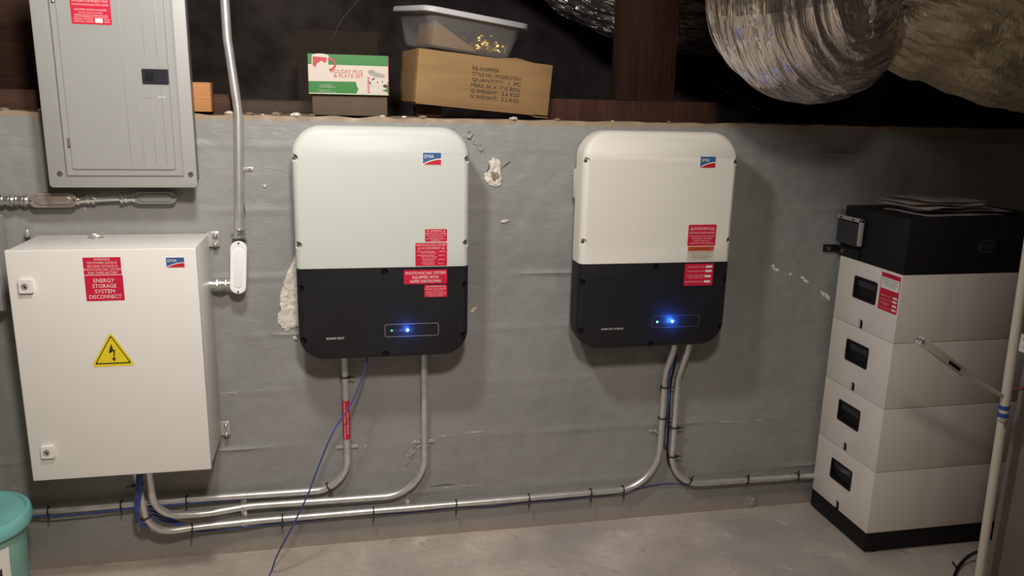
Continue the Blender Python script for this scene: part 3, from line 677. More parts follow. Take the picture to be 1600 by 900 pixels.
for pp in ([(-.02, .24), (-.10, -.02), (.04, .04), (.0, .24)], [(.075, .07), (.10, .10), (-.09, -.03), (-.06, -.035)], [(.035, .04), (.085, .085), (.05, -.20), (.02, -.20)], [(-.03, -.19), (.09, -.18), (.04, -.30)]):
    poly(b, f, [(x*s, y*s) for x, y in pp], .0002, .0011)
obj('lightning_bolt', b, 'ink', tr, 0)
# lifting eye on top
q = atZ(150, 368, Z1+.005)
b = B(); ring = [(q.x+.020*math.cos(a), q.y+.016*math.sin(a), Z1+.006) for a in [2*PI*k/24 for k in range(25)]]
tube(b, ring, .0028, 8, False); tube(b, [(q.x+.004, q.y+.015, Z1+.006), (q.x+.008, q.y+.03, Z1+.010), (q.x+.009, q.y+.045, Z1+.006)], .004, 8); cyl(b, (q.x, q.y, Z1-.001), (q.x, q.y, Z1+.004), .014, 20)
obj('lifting_eye', b, 'steel', T)
# wall mounting tabs with bolts
def mount_tab(u, v, h=.05):
    q = atY(u, v, -.02); b = B(); box(b, (X1-.012, -.016, q.z-h/2), (q.x+.010, -.006, q.z+h/2), .003); m_ = obj('mounting_tab', b, 'steel', T)
    for dz in (-.3, .3):
        b = B(); cyl(b, (q.x, -.015, q.z+dz*h), (q.x, -.030, q.z+dz*h), .0085, 6); sphere(b, (q.x, -.031, q.z+dz*h), .0055, sy=.6); obj('bolt', b, 'zinc', m_)
mount_tab(337, 374); mount_tab(354, 670)
q = atY(40, 356, -.03); b = B(); box(b, (q.x-.006, -.03, q.z-.03), (q.x+.006, -.008, q.z-.006), .004); obj('mounting_tab', b, 'steel', T)

# ------------------------------------------------------------------ conduits
PATHS = {}
def conduit(key, pts, rad, label, r=.0117, name='conduit', m='steel', group=None, ends=()):
    path = fillet(pts, rad); PATHS[key] = path
    T = thing(name, label, 'conduit', tuple(path[0]), group=group)
    b = B(); tube(b, path, r, 20); obj('pipe', b, m, T, 50)
    return T
def P(u, v, y): return atY(u, v, y)
def coupling(parent, p0, p1, r, name='coupling', m='zinc', ribs=True):
    p0, p1 = Vector(p0), Vector(p1); d = (p1-p0).normalized(); L = (p1-p0).length
    b = B(); cyl(b, p0, p1, r, 20)
    if ribs:
        for f_, rr_, t in ((.12, 1.3, .12), (.62, 1.22, .12), (.88, 1.35, .12)): cyl(b, p0+d*L*(f_-t/2), p0+d*L*(f_+t/2), r*rr_, 6 if rr_ == 1.22 else 20)
    return obj(name, b, m, parent)
yc = -.030
a = P(538, 566, yc); a2 = P(543, 700, yc); a3 = P(500, 768, yc); a4 = P(292, 780.5, yc); a5 = P(36, 801, yc)
xA = mean(a.x, a2.x)
CA = conduit('A', [(xA, yc, .7705), (xA, yc, a3.z+.004), (a4.x, yc, a4.z), (a5.x-.30, yc, a5.z-.004)], [.115, .01], 'thin steel conduit from left inverter, red taped, running topmost along the floor wall')
bb = P(664, 600, yc); b3 = P(590, 778.5, yc); b4 = P(380, 790, yc); b5 = P(312, 802, -.06); b5b = P(262, 790, -.085)
xB = mean(bb.x, P(662, 700, yc).x)
yr = -.10
r1 = P(231, 745, yr); r1b = P(238, 775, yr)
CB = conduit('B', [(xB, yc, .7705), (xB, yc, b3.z+.004), (b4.x+.02, yc-.002, b4.z-.002), (P(318, 803, -.055).x, -.055, P(318, 803, -.055).z), (P(240, 806, -.10).x+.005, yr, P(240, 806, -.10).z), (r1.x, yr, .4495)], [.14, .3, .3, .13], 'steel conduit from the left inverter sweeping up into the cabinet, middle of the three runs')
c1 = P(1032, 690, yc); c3 = P(975, 767, yc); c4 = P(400, 813.5, yc)
r2 = P(210, 748, yr)
CC = conduit('C', [(c1.x+.004, -.085, .7585), (c1.x+.004, -.085, .72), (c1.x, yc, .60), (c1.x, yc, c3.z+.006), (c4.x, yc, c4.z), (P(318, 822, -.05).x, -.05, P(318, 822, -.05).z), (P(232, 838, yr).x, yr, P(232, 834, yr).z), (r2.x, yr, .4495)], [.10, .10, .16, .5, .35, .15], 'long steel conduit from right inverter to the cabinet, lowest of the three runs')
d1 = P(1051, 700, yc); d3 = P(1110, 753, yc)
dE = P(1268, 743, yc)
CD = conduit('D', [(d1.x+.006, -.090, .7585), (d1.x+.006, -.090, .72), (d1.x, yc, .58), (d1.x, yc, d3.z-.001), (1.8005, yc, dE.z)], [.10, .10, .13], 'short steel conduit from right inverter down and right to the battery tower')
# red tape label around conduit A
za, zb_ = P(541, 625, yc).z, P(541, 685, yc).z; rt_ = .0125
b = B(); cyl(b, (xA, yc, zb_), (xA, yc, za), rt_, 24); tp = obj('red_tape_label', b, 'red', CA, label='red wrap-around warning label')
b = B(); F0 = Matrix.Identity(4)
text_mesh(b, 'WARNING: PHOTOVOLTAIC', F0, 0, .0058, .0056, (za-zb_)*.94, z0=0, bold=.02); text_mesh(b, 'POWER SOURCE', F0, -.01, -.0052, .0056, (za-zb_)*.56, z0=0, bold=.02)
for v in b.verts:
    x, y = v.co.x, v.co.y; th = -y/rt_
    v.co = Vector((xA+(rt_+.0005)*math.sin(th), yc-(rt_+.0005)*math.cos(th), (za+zb_)/2+x))
bmesh.ops.reverse_faces(b, faces=b.faces)
obj('lettering', b, 'white', tp, 0)
def near(key, u, v):
    best = None
    pa = PATHS[key]
    for i in range(len(pa)-1):
        for k in range(6):
            q = pa[i].lerp(pa[i+1], k/6); a_, b_ = proj(q); d = (a_-u)**2+(b_-v)**2
            if best is None or d < best[0]: best = (d, q, (pa[i+1]-pa[i]).normalized())
    return best[1], best[2]
# black cable ties
def cable_tie(key, u, v, label, r=.0150, tail=.02):
    q, t = near(key, u, v)
    z = t; x = Vector((0, -1, 0)); x = (x-z*x.dot(z)).normalized(); y = z.cross(x); Mx = Matrix((x, y, z)).transposed().to_4x4(); Mx.translation = q
    T = thing('cable_tie', label, 'cable tie', tuple(q), group='black cable ties on the conduits')
    b = B(); n = 24
    pr = [(r, -.0022), (r+.0014, -.0022), (r+.0014, .0022), (r, .0022)]; rings = [[b.verts.new(Mx @ Vector((rr_*math.cos(2*PI*k/n), rr_*math.sin(2*PI*k/n), zz))) for rr_, zz in pr] for k in range(n)]
    for k in range(n):
        for j in range(4): b.faces.new((rings[k][j], rings[(k+1) % n][j], rings[(k+1) % n][(j+1) % 4], rings[k][(j+1) % 4]))
    bmesh.ops.recalc_face_normals(b, faces=b.faces); obj('strap', b, 'tie', T)
    b = B(); s = 1
    box(b, (r-.002, -.004, -.0035), (r+.006, .004, .0035), .001, mtx=Mx @ Matrix.Rotation(-.9, 4, 'Z')); obj('buckle', b, 'tie', T)
    if tail:
        b = B(); box(b, (r+.002, -.0008, -.002), (r+tail, .0008, .002), 0, mtx=Mx @ Matrix.Rotation(-1.2, 4, 'Z')); obj('tail', b, 'tie', T)
TIES = [('A', 77, 800, 'black cable tie nearest the teal bucket'), ('A', 190, 790, 'black cable tie on top conduit under the cabinet, second from the bucket'), ('A', 293, 781, 'black cable tie on top conduit, right below the cabinet corner'),
        ('A', 511, 757, 'black cable tie on the bend below the left inverter'), ('A', 539, 588, 'black cable tie on upright conduit just above the red tape label'),
        ('C', 210, 757, 'black cable tie on the riser right under the cabinet'), ('C', 222, 812, 'black cable tie on the bend at the blue cable bundle'), ('C', 300, 825, 'black cable tie on lowest conduit, right of the bend below the cabinet'),
        ('C', 441, 809, 'black cable tie on lowest conduit where the dangling blue cable crosses'), ('C', 582, 797, 'black cable tie on lowest conduit between the two conduit bends of left inverter'), ('C', 711, 787, 'black cable tie on lowest conduit, right of the left inverter'), ('C', 828, 778, 'black cable tie on lowest conduit midway between the inverters'),
        ('C', 922, 770, 'black cable tie on lowest conduit, below left part of right inverter'), ('C', 973, 765, 'black cable tie at the start of the bend below right inverter'), ('C', 1035, 653, 'black cable tie on left upright below right inverter, lower of its two'), ('C', 1038, 603, 'black cable tie on left upright below right inverter, upper of its two'),
        ('D', 1054, 668, 'black cable tie on right upright below right inverter, upper of its two'), ('D', 1050, 712, 'black cable tie on right upright below right inverter, lower of its two'), ('D', 1077, 749, 'black cable tie on the bend toward the battery tower'), ('D', 1168, 748, 'black cable tie midway to the battery tower'), ('D', 1244, 744, 'black cable tie nearest the battery tower')]
for t in TIES: cable_tie(*t)
# steel pipe straps
def pipe_strap(key, u, v, label, sides=(-1, 1), m='steel'):
    q, t = near(key, u, v); T = thing('pipe_strap', label, 'pipe strap', (q.x, -.003, q.z), group='steel pipe straps on the wall')
    b = B(); n = 12; h = .0065; R_ = .0130
    for sgn in sides:
        box(b, (q.x+sgn*R_*.9, -.0055, q.z-h), (q.x+sgn*(R_+.026), -.0030, q.z+h), .001)
    pts = [(q.x-R_, -.004)]+[(q.x-R_*math.cos(PI*k/n), q.y-R_*math.sin(PI*k/n)) for k in range(n+1)]+[(q.x+R_, -.004)]
    lo = []; 
    for x, y in pts: lo.append((b.verts.new((x, y, q.z-h)), b.verts.new((x, y, q.z+h))))
    for i in range(len(lo)-1): b.faces.new((lo[i][0], lo[i+1][0], lo[i+1][1], lo[i][1]))
    obj('band', b, m, T)
    for sgn in sides:
        b = B(); screwhead(b, FY(q.x+sgn*(R_+.016), -.0055, q.z), .0050, .004); obj('screw', b, 'zinc', T)
pipe_strap('A', 542, 703, 'two-hole steel strap on upright conduit below the red tape label')
pipe_strap('B', 661, 696, 'two-hole steel strap on right upright conduit of the left inverter')
pipe_strap('C', 1031, 676, 'steel strap with left tab on conduit under the right inverter', sides=(-1,))
# vertical strut piece that holds the lower runs
T = thing('strut_clamp', 'narrow vertical steel strut clamp holding two lower conduit runs on wall', 'pipe strap', (P(380, 800, -.02).x, 0, P(380, 825, -.02).z))
s0 = P(380, 776, -.016); s1 = P(380, 824, -.016)
b = B(); box(b, (s0.x-.010, -.016, s1.z), (s0.x+.010, -.002, s0.z), .002); obj('strut', b, 'steel', T)
for key, v in (('B', 792), ('C', 813)):
    q, t = near(key, 380, v); b = B(); cyl(b, (q.x-.004, q.y, q.z), (q.x+.004, q.y, q.z), .0135, 20); obj('clamp_band', b, 'steel', T)

# vertical conduit at the breaker panel, conduit body and nipple
yv = -.035
vt = P(352, 0, yv); v2 = P(377, 250, yv); v3 = P(378, 300, yv)
lbt = P(373.5, 376, -.06); lbb = P(372.5, 458, -.06)
kx = P(355, 60, yv); kx2 = P(374, 165, yv)
T = thing('conduit', 'steel conduit dropping from the ceiling right of the breaker panel', 'conduit', (v3.x, 0, v3.z))
path = fillet([(vt.x-.004, yv, 2.2), (kx.x, yv, kx.z), (v2.x-.001, yv, kx2.z-.02), (P(374, 372, -.045).x, -.045, P(374, 372, -.045).z)], [.35, .35])
PATHS['V'] = path
b = B(); tube(b, path, .0135, 20); obj('pipe', b, 'steel', T, 50)
e = path[-1]; coupling(T, (e.x, e.y, e.z), (e.x, e.y, e.z+.030), .0165)
b = B(); cyl(b, (P(375, 300, yv).x, yv, P(375, 322, yv).z), (P(375, 300, yv).x, yv, P(375, 318, yv).z), .0145, 20); obj('coupling_ring', b, 'zinc', T)
pipe_strap('V', 378, 267, 'one-hole steel strap on the ceiling conduit right of the breaker panel', sides=(1,))
def conduit_body(label, c0, c1, half, depth, yb, m, mc, cover_m=None):
    """c0,c1: world end points (centre line), half width"""
    c0, c1 = Vector(c0), Vector(c1); d = c1-c0; L = d.length; ang = math.atan2(d.z, d.x); c = (c0+c1)/2
    T = thing('conduit_elbow', label, 'conduit fitting', (c.x, yb, c.z))
    f = FY(c.x, yb, c.z, ang)
    l = rrect(L, half*2, half*.98, n=8)
    b = B(); loft(b, [[f @ Vector((x*k, y*k, z)) for x, y in l] for k, z in ((.80, 0), (.90, .004), (.92, depth-.004), (.92, depth))]); obj('body', b, m, T)
    b = B(); loft(b, [[f @ Vector((x*k, y*k2, z)) for x, y in l] for k, k2, z in ((1, 1, depth), (1, 1, depth+.003), (.97, .93, depth+.0045), (.82, .70, depth+.0045), (.80, .66, depth+.0025), (.77, .60, depth+.0025), (.76, .58, depth+.0060), (.74, .54, depth+.0066))]); cv = obj('cover', b, mc, T, label=cover_m)
    for s in (-1, 1):
        b = B(); screwhead(b, f @ Matrix.Translation((s*(L/2-.0065), 0, depth+.0045)), .0034, .0022); obj('cover_screw', b, 'screw', cv)
    return T
conduit_body('bright oval cast conduit body right of the cream cabinet', (lbb.x, 0, lbb.z), (lbt.x, 0, lbt.z), .0245, .045, -.022, 'alu', 'alu')
q = P(345, 444, -.05)
T = thing('conduit_nipple', 'short ribbed steel nipple joining cream cabinet to bright conduit body', 'conduit fitting', (q.x, -.05, q.z))
coupling(T, (X1-.004, -.05, q.z), (X1+.035, -.05, q.z), .0155, 'connector'); coupling(T, (lbb.x-.018, -.05, q.z), (X1+.035, -.05, q.z), .0145, 'locknut_fitting')
# horizontal conduit run under the breaker panel
y2 = -.035
qa = P(-60, 312, y2); qb = P(45, 313, y2); qc = P(120, 313, y2); qd = P(210, 309, y2); qe = P(276, 309, y2)
conduit_body('dull oval conduit body left under the breaker panel', (P(46, 313, -.045).x, 0, P(46, 313, -.045).z), (P(121, 312, -.045).x, 0, P(121, 312, -.045).z), .0215, .036, -.014, 'oldalu', 'oldalu')
conduit_body('gray painted oval conduit body under middle of the breaker panel', (P(208, 309, -.035).x, 0, P(208, 309, -.035).z), (P(276, 309, -.035).x, 0, P(276, 309, -.035).z), .0185, .024, -.010, 'panel', 'panel')
T = thing('conduit', 'short steel conduit between two oval bodies under the breaker panel', 'conduit', (qc.x, y2, qc.z))
b = B(); cyl(b, (qc.x+.02, -.028, qc.z+.001), (qd.x-.02, -.028, qd.z), .0095, 20); obj('pipe', b, 'steel', T)
coupling(T, (qc.x-.004, -.028, qc.z), (P(150, 310, -.028).x, -.028, P(150, 310, -.028).z), .0125); coupling(T, (qd.x+.004, -.028, qd.z), (P(188, 310, -.028).x, -.028, P(188, 310, -.028).z), .0125)
T = thing('conduit', 'ribbed steel conduit stub entering from left edge under the breaker panel', 'conduit', (qb.x, y2, qb.z))
b = B(); tube(b, [(qa.x, -.032, qa.z), (qb.x+.006, -.032, qb.z)], .0125, 20); obj('pipe', b, 'steel', T)
for u0, u1 in ((2, 22), (24, 44)): coupling(T, (P(u0, 312, -.032).x, -.032, P(u0, 312, -.032).z), (P(u1, 313, -.032).x, -.032, P(u1, 313, -.032).z), .0150)
for k in range(3):     # small screws by the panel's left edge
    q = P(77+3*k, 245+14*k, -.006); b = B(); screwhead(b, FY(q.x, -.004, q.z), .004, .003); tag(obj('wall_screw', b, 'screw'), ('topmost', 'middle', 'lowest')[k]+' of three tiny screw heads in wall beside the breaker panel', 'screw', 'screws beside the breaker panel')

# ------------------------------------------------------------------ blue cables
def cable(label, pts, r=.0028, m='blue', n=12, name='blue_cable', cat='cable'):
    b = B(); tube(b, spline(pts, n), r, 8); o = obj(name, b, m, None, 60); tag(o, label, cat); return o
fe = atZ(424, 893, .004)
cable('blue network cable dangling from left inverter to the floor', [(P(573, 560, -.12).x, -.12, .755), tuple(P(573, 566, -.125)), tuple(P(565, 592, -.14)), tuple(P(548, 632, -.16)), tuple(P(520, 676, -.19)), tuple(P(498, 728, -.21)), tuple(P(480, 775, -.21)), tuple(P(455, 826, -.20)), tuple(P(432, 870, -.18)), (fe.x, fe.y, .0045), tuple(atZ(410, 925, .004))], .0027)
cable('blue cable tied under top conduit, from the teal bucket to the cabinet', [tuple(P(30, 806, -.036)), tuple(P(80, 807, -.040)), tuple(P(140, 802, -.038)), tuple(P(200, 795, -.040)), tuple(P(260, 790, -.036)), tuple(P(330, 784, -.03)), tuple(P(420, 777, -.02))], .0030)
def bundle_pts(off): return [tuple(P(217+off, 742, -.115)), tuple(P(216+off, 770, -.118)), tuple(P(213+off*.6, 795, -.120)), tuple(P(216+off*.4, 812, -.118)), tuple(P(225+off*.4, 822, -.110))]
for k, (o_, l_) in enumerate(((-3, 'blue cable in bundle under the cabinet, leftmost strand'), (1, 'blue cable in bundle under the cabinet, middle strand'), (5, 'blue cable in bundle under the cabinet, rightmost strand'))):
    pts = bundle_pts(o_); 
    pts = pts[:-1]+[tuple(P(232, 822+k, -.075)), tuple(P(262, 826+k*2, -.045)), tuple(P(300, 829+k, -.034)), tuple(P(345, 829-k, -.030)), tuple(P(390, 824-k, -.028)), tuple(P(440, 816-k, -.020))] if k == 1 else pts+[tuple(P(240+3*k, 818-k, -.085))]
    cable(l_, pts, .0034)
for k, l_ in enumerate(('blue cable loop behind the conduit bends, upper strand', 'blue cable loop behind the conduit bends, middle strand', 'blue cable loop behind the conduit bends, lower strand')):
    cable(l_, [tuple(P(222, 793+k*5, -.045)), tuple(P(245, 801+k*5, -.045)), tuple(P(270, 812+k*3, -.045)), tuple(P(295, 822+k*1.5, -.042))], .0034)
cable('blue cable under lowest conduit run left of the inverter conduits', [tuple(P(395, 822, -.012)), tuple(P(450, 817, -.022)), tuple(P(520, 809, -.016)), tuple(P(582, 804, -.022)), tuple(P(650, 800, -.014)), tuple(P(711, 793, -.020)), tuple(P(770, 791, -.012)), tuple(P(828, 784, -.020)), tuple(P(880, 780, -.012)), tuple(P(922, 775, -.02))], .0026)
cable('blue cable slung behind the bends below right inverter', [tuple(P(925, 775, -.016)), tuple(P(950, 774, -.012)), tuple(P(985, 766, -.012)), tuple(P(1020, 758, -.010)), tuple(P(1050, 755, -.010)), tuple(P(1074, 757, -.016))], .0026)
cable('dark blue cable between the two uprights of right inverter', [(P(1058, 540, -.08).x, -.08, .757), tuple(P(1057, 546, -.08)), tuple(P(1047, 580, -.05)), tuple(P(1045, 625, -.03)), tuple(P(1041, 660, -.022)), tuple(P(1038, 690, -.018)), tuple(P(1040, 700, -.01))], .0042)
cable('black cable hugging the right upright and bend of right inverter', [(P(1062, 540, -.09).x-.010, -.062, .757), tuple(P(1056, 560, -.050)), tuple(P(1048, 600, -.024)), tuple(P(1045, 660, -.009)), tuple(P(1043, 712, -.009)), tuple(P(1051, 735, -.009)), tuple(P(1068, 753, -.009))], .0036, 'blackp', name='black_cable')

# ------------------------------------------------------------------ battery tower
BX, BF, BB, BW = 1.801, -.379, -.031, .585
zs = [.0806+.2383*k for k in range(5)]
names = ['lowest of the four', 'third from the top', 'second from the top', 'topmost, with the red label']
T = thing('battery_stand', 'black plinth under the battery tower, standing on the concrete floor', 'battery stand', (BX+BW/2, -.2, 0))
b = B(); box(b, (BX, BF, .012), (BX+BW, BB, zs[0]-.001), .003); obj('plinth', b, 'batb', T)
for x in (BX+.05, BX+BW-.05):
    for y in (BF+.03, BB-.03):
        b = B(); cyl(b, (x, y, 0), (x, y, .013), .022, 20); obj('foot', b, 'blackp', T)
mod = []
slot_prev = None
for k in range(4):
    z = zs[k]
    T = thing('battery_module', 'off-white battery module in tower, '+names[k], 'battery module', (BX+BW/2, -.2, z), group='battery modules stacked in the tower')
    b = B(); box(b, (BX, BF, z+.0008), (BX+BW, BB, zs[k+1]-.0008), .0025); body = obj('module_body', b, 'bat', T)
    # recessed carrying handle on the near side
    f = FX(BX, -.196, z+.144)
    cutters = []
    b = B(); plate(b, f, .132, .082, .03, .008, z0=-.022)
    bmesh.ops.transform(b, matrix=wmat(T).inverted(), verts=b.verts); me = bpy.data.meshes.new('c'); b.to_mesh(me); b.free(); c1_ = bpy.data.objects.new('c', me); COL.objects.link(c1_); c1_.parent = T; cutters.append(c1_)
    b = B(); l = [( -.0115, -.02), (.0115, -.02)]+[(.0115*math.cos(a), .022+.0115*math.sin(a)) for a in [PI*i/8 for i in range(9)]]
    f2 = FX(BX, -.197, z+.002); poly(b, f2, l, .03, z0=-.015)
    bmesh.ops.transform(b, matrix=wmat(T).inverted(), verts=b.verts); me = bpy.data.meshes.new('c'); b.to_mesh(me); b.free(); c2_ = bpy.data.objects.new('c', me); COL.objects.link(c2_); c2_.parent = T; cutters.append(c2_)
    bpy.context.view_layer.update(); boolean(body, cutters)
    b = B(); o = rrect(.131, .081, .008, n=4); i = rrect(.117, .066, .006, n=4)
    loft(b, [[f @ Vector((x, y, zz)) for x, y in (o if q else i)] for q, zz in ((1, -.020), (1, .0010), (0, .0010), (0, -.012))])
    h = obj('handle_recess', b, 'blackp', T, label='black recessed handle')
    b = B(); plate(b, f @ Matrix.Translation((0, .016, 0)), .112, .022, .006, .004, z0=-.013); obj('grip_bar', b, 'smoke', h)
    b = B(); l2 = [(x*.94, max(y, -.001)*.94) for x, y in l]; poly(b, f2, l2, .008, z0=-.0140); obj('locator_slot', b, 'gap', T, label='dark rounded slot')
    mod.append((T, body))
T3, body3 = mod[3]
f = FX(BX, -.325, .960)
W_, H_ = .098, .130
L_ = sticker(body3, f, W_, H_, [('NOMINAL BATTERY VOLTAGE', .60, .03, .55, .36), ('MAXIMUM BATTERY VOLTAGE', .70, .03, .57, .36), ('MAXIMUM AVAILABLE', .79, .03, .5, .36), ('CURRENT', .83, .03, .3, .36), ('DATE OF CALCULATION', .92, .03, .55, .36)], boxes=((.84, .59, .22, .055), (.84, .69, .22, .055), (.84, .80, .22, .055), (.84, .91, .22, .055)), label='red and white rating label')
b = B(); plate(b, f @ Matrix.Translation((0, H_*.23, 0)), W_*.94, H_*.30, .0003, .001, z0=.0006); wf = obj('white_panel', b, 'white', L_)
b = B()
for s, fy, fw in (('ELECTRICAL SHOCK HAZARD', .17, .84), ('TERMINALS ON THE LINE AND', .22, .66), ('LOAD SIDES MAY BE ENERGIZED', .27, .74), ('IN THE OPEN POSITION', .32, .54)): text_mesh(b, s, f, 0, (.5-fy)*H_, .026*H_, fw*W_, z0=.0012)
text_mesh(b, 'WARNING', f, 0, (.5-.05)*H_, .045*H_, .55*W_, z0=.0012); obj('dark_lettering', b, 'ink', L_, 0)
# controller on top
ZT = 1.222
T = thing('battery_controller', 'black control unit topping the battery tower with papers on it', 'battery controller', (BX+BW/2, -.2, zs[4]))
b = B(); box(b, (BX, BF, zs[4]+.0008), (BX+BW, BB, ZT), .0035); cb = obj('controller_body', b, 'batb', T)
q = atY(1541, 385, BF); f = FY(q.x, BF, q.z)
b = B(); n = 36
o = [(.034*math.cos(2*PI*k/n), .021*math.sin(2*PI*k/n)) for k in range(n)]
vo = [b.verts.new(f @ Vector((x, y, .0006))) for x, y in o]; vi = [b.verts.new(f @ Vector((x*.93, y*.90, .0006))) for x, y in o]
for k in range(n): b.faces.new((vo[k], vo[(k+1) % n], vi[(k+1) % n], vi[k]))
text_mesh(b, 'BYD', f, 0, 0, .016, .050, z0=.0006, bold=.02); obj('oval_logo', b, 'dim', cb, 0)
# breaker window on near side
f = FX(BX, -.088, 1.135)
b = B(); plate(b, f, .150, .100, .012, .008, z0=-.001); br = obj('breaker_housing', b, 'blackp', T)
b = B(); l = rrect(.150, .100, .010, n=4); l2 = rrect(.126, .078, .006, n=4)
# light rim: an L of top and front edges
b = B(); box(b, (-.072, .038, .010), (.075, .052, .024), .003, mtx=f); box(b, (.061, -.045, .010), (.075, .052, .024), .003, mtx=f); obj('gray_rim', b, 'graypl', br)
for sx in (-.045, .028):
    b = B(); box(b, (sx-.006, .042, .016), (sx+.006, .048, .0255), .001, mtx=f); obj('rim_catch', b, 'gap', br)
b = B(); plate(b, f @ Matrix.Translation((-.006, -.008, 0)), .128, .082, .008, .006, z0=.010); obj('smoked_window', b, 'smoke', br)
# wall bracket
b = B(); box(b, (BX-.012, -.150, 1.043), (BX-.0005, -.004, 1.071), .003); box(b, (BX-.060, -.012, 1.043), (BX-.0005, -.004, 1.071), .003); bk = obj('wall_bracket', b, 'blackp', T)
b = B(); cyl(b, (BX-.043, -.011, 1.057), (BX-.043, -.020, 1.057), .008, 6); obj('bolt', b, 'screw', bk)
b = B(); cyl(b, (BX-.011, -.062, 1.057), (BX-.020, -.062, 1.057), .007, 6); obj('bolt', b, 'screw', bk)
# papers on the tower
PL = ['bottom sheet of the paper pile on the black control unit', 'long folded sheet second from the bottom of the paper pile', 'rumpled sheet third from bottom of the paper pile', 'rumpled sheet second from top of the paper pile', 'topmost sheet of the paper pile on the black control unit']
for k, (x, y, rz, w_, h_) in enumerate(((2.02, -.235, .10, .33, .24), (2.06, -.22, -.05, .36, .20), (1.99, -.225, .22, .28, .21), (2.0, -.215, -.12, .27, .21), (2.01, -.22, .05, .25, .20))):
    b = B(); nx, ny = 14, 8; g = []
    for j in range(ny+1):
        row = []
        for i in range(nx+1):
            u = i/nx-.5; v = j/ny-.5; px = u*w_; py = v*h_
            wz = ZT+.006+.0105*k + .006*noise.noise((px*9, py*9, k*3.)) + .010*max(0, abs(u)*2-.6)*noise.noise((k*2.2, u, v))
            X = x+px*math.cos(rz)-py*math.sin(rz); Y_ = y+px*math.sin(rz)+py*math.cos(rz)
            row.append(b.verts.new((X, Y_, max(wz, ZT+.005+.009*k))))
        g.append(row)
    for j in range(ny):
        for i in range(nx): b.faces.new((g[j][i], g[j][i+1], g[j+1][i+1], g[j+1][i]))
    r_ = bmesh.ops.solidify(b, geom=b.faces[:], thickness=.005)
    tag(obj('paper_sheet', b, 'paper', None, 50), PL[k], 'paper', 'papers piled on the battery tower')

# ------------------------------------------------------------------ white pole with side arm, appliance at the right
pt = P(1606, 390, -.75); pb_ = P(1530, 900, -.75); dr = (pt-pb_).normalized()
T = thing('white_pole', 'cream white metal pole with side arm, in front of the battery tower', 'pole', tuple(pb_+dr*(-pb_.z/dr.z)))
foot = pb_+dr*(-pb_.z/dr.z); top = pb_+dr*((1.55-pb_.z)/dr.z)
b = B(); cyl(b, foot, top, .0135, 24); obj('upright', b, 'pole', T)
ja = P(1567, 619, -.75); jb = P(1505, 582, -.77); jc = P(1437, 531, -.80)
b = B(); cyl(b, ja, jb, .0062, 16); obj('arm_rod', b, 'pole', T)
b = B(); d_ = (jc-jb).normalized(); cyl(b, jb-d_*.01, jb+d_*.012, .0085, 16); side = d_.cross(Vector((0, 1, 0))).normalized()
Mx = Matrix((d_, Vector((0, 1, 0)), side)).transposed().to_4x4(); Mx.translation = jb
L_ = (jc-jb).length
box(b, (0, -.008, -.0125), (L_, -.004, .0125), .0015, mtx=Mx); box(b, (0, .004, -.0125), (L_, .008, .0125), .0015, mtx=Mx); box(b, (0, -.008, .009), (L_*.8, .008, .0125), .0015, mtx=Mx)
arm = obj('arm_channel', b, 'pole', T)
b = B(); box(b, (L_*.12, -.0095, -.004), (L_*.38, -.0075, .006), .001, mtx=Mx); obj('channel_slot', b, 'gap', arm)
b = B(); cyl(b, jc-d_*.004-Vector((0, .012, 0)), jc-d_*.004+Vector((0, .012, 0)), .005, 12); obj('end_pin', b, 'zinc', arm)
for v0, v1 in ((633, 639.5), (644.5, 651)):
    p0 = pb_+dr*((P(1565, v1, -.75).z-pb_.z)/dr.z); p1_ = pb_+dr*((P(1566, v0, -.75).z-pb_.z)/dr.z)
    b = B(); cyl(b, p0, p1_, .0145, 24); obj('blue_tape_band', b, 'btape', T)
q = P(1572, 659, -.77); b = B(); sphere(b, (q.x-.004, q.y, q.z), .0065); cyl(b, (q.x-.010, -.755, q.z+.001), (q.x-.004, q.y, q.z), .004); cyl(b, (q.x-.002, q.y, q.z-.018), (q.x-.004, q.y, q.z), .0025); obj('clamp_screw', b, 'screw', T)

ax = atY(1585, 640, -.70).x
T = thing('appliance_cabinet', 'plain gray-brown sheet metal appliance side at right edge behind the white pole', 'appliance', (ax+.3, -1.0, 0))
b = B(); box(b, (ax, -1.35, .02), (ax+.62, -.70, 1.16), .006); obj('casing', b, 'appl', T)
b = B(); box(b, (ax+.02, -1.33, 0), (ax+.60, -.72, .021)); obj('base_rail', b, 'blackp', T)
q = atX(1598, 536, ax); f = FX(ax, q.y, q.z)
sticker(T, f @ Matrix.Translation((.02, 0, 0)), .06, .055, [('INSTRUCTIONS', .25, .16, .7), ('SERVICE', .7, .16, .5)], bg='white', fg='btape', name='service_label', label='small white label with blue print')
q = atX(1594, 604, ax)
cable('thin red wire across the appliance side behind the white pole', [(ax-.004, q.y+.06, q.z-.035), (ax-.005, q.y+.01, q.z-.01), (ax-.004, q.y-.1, q.z+.03)], .002, 'logored', name='red_wire', cat='wire')
# black cable on the floor
cable('black cable curling on the floor behind the foot of white pole', [tuple(atZ(1532, 860, .05)), tuple(atZ(1515, 868, .03)), tuple(atZ(1502, 880, .012)), tuple(atZ(1494, 893, .006)), tuple(atZ(1490, 912, .006)), tuple(atZ(1500, 940, .006))], .0055, 'blackp', name='black_cable')
cable('short black wire stub beside the black floor cable', [tuple(atZ(1488, 878, .03)), tuple(atZ(1492, 883, .02)), tuple(atZ(1497, 890, .008))], .0032, 'blackp', name='black_wire', cat='wire')

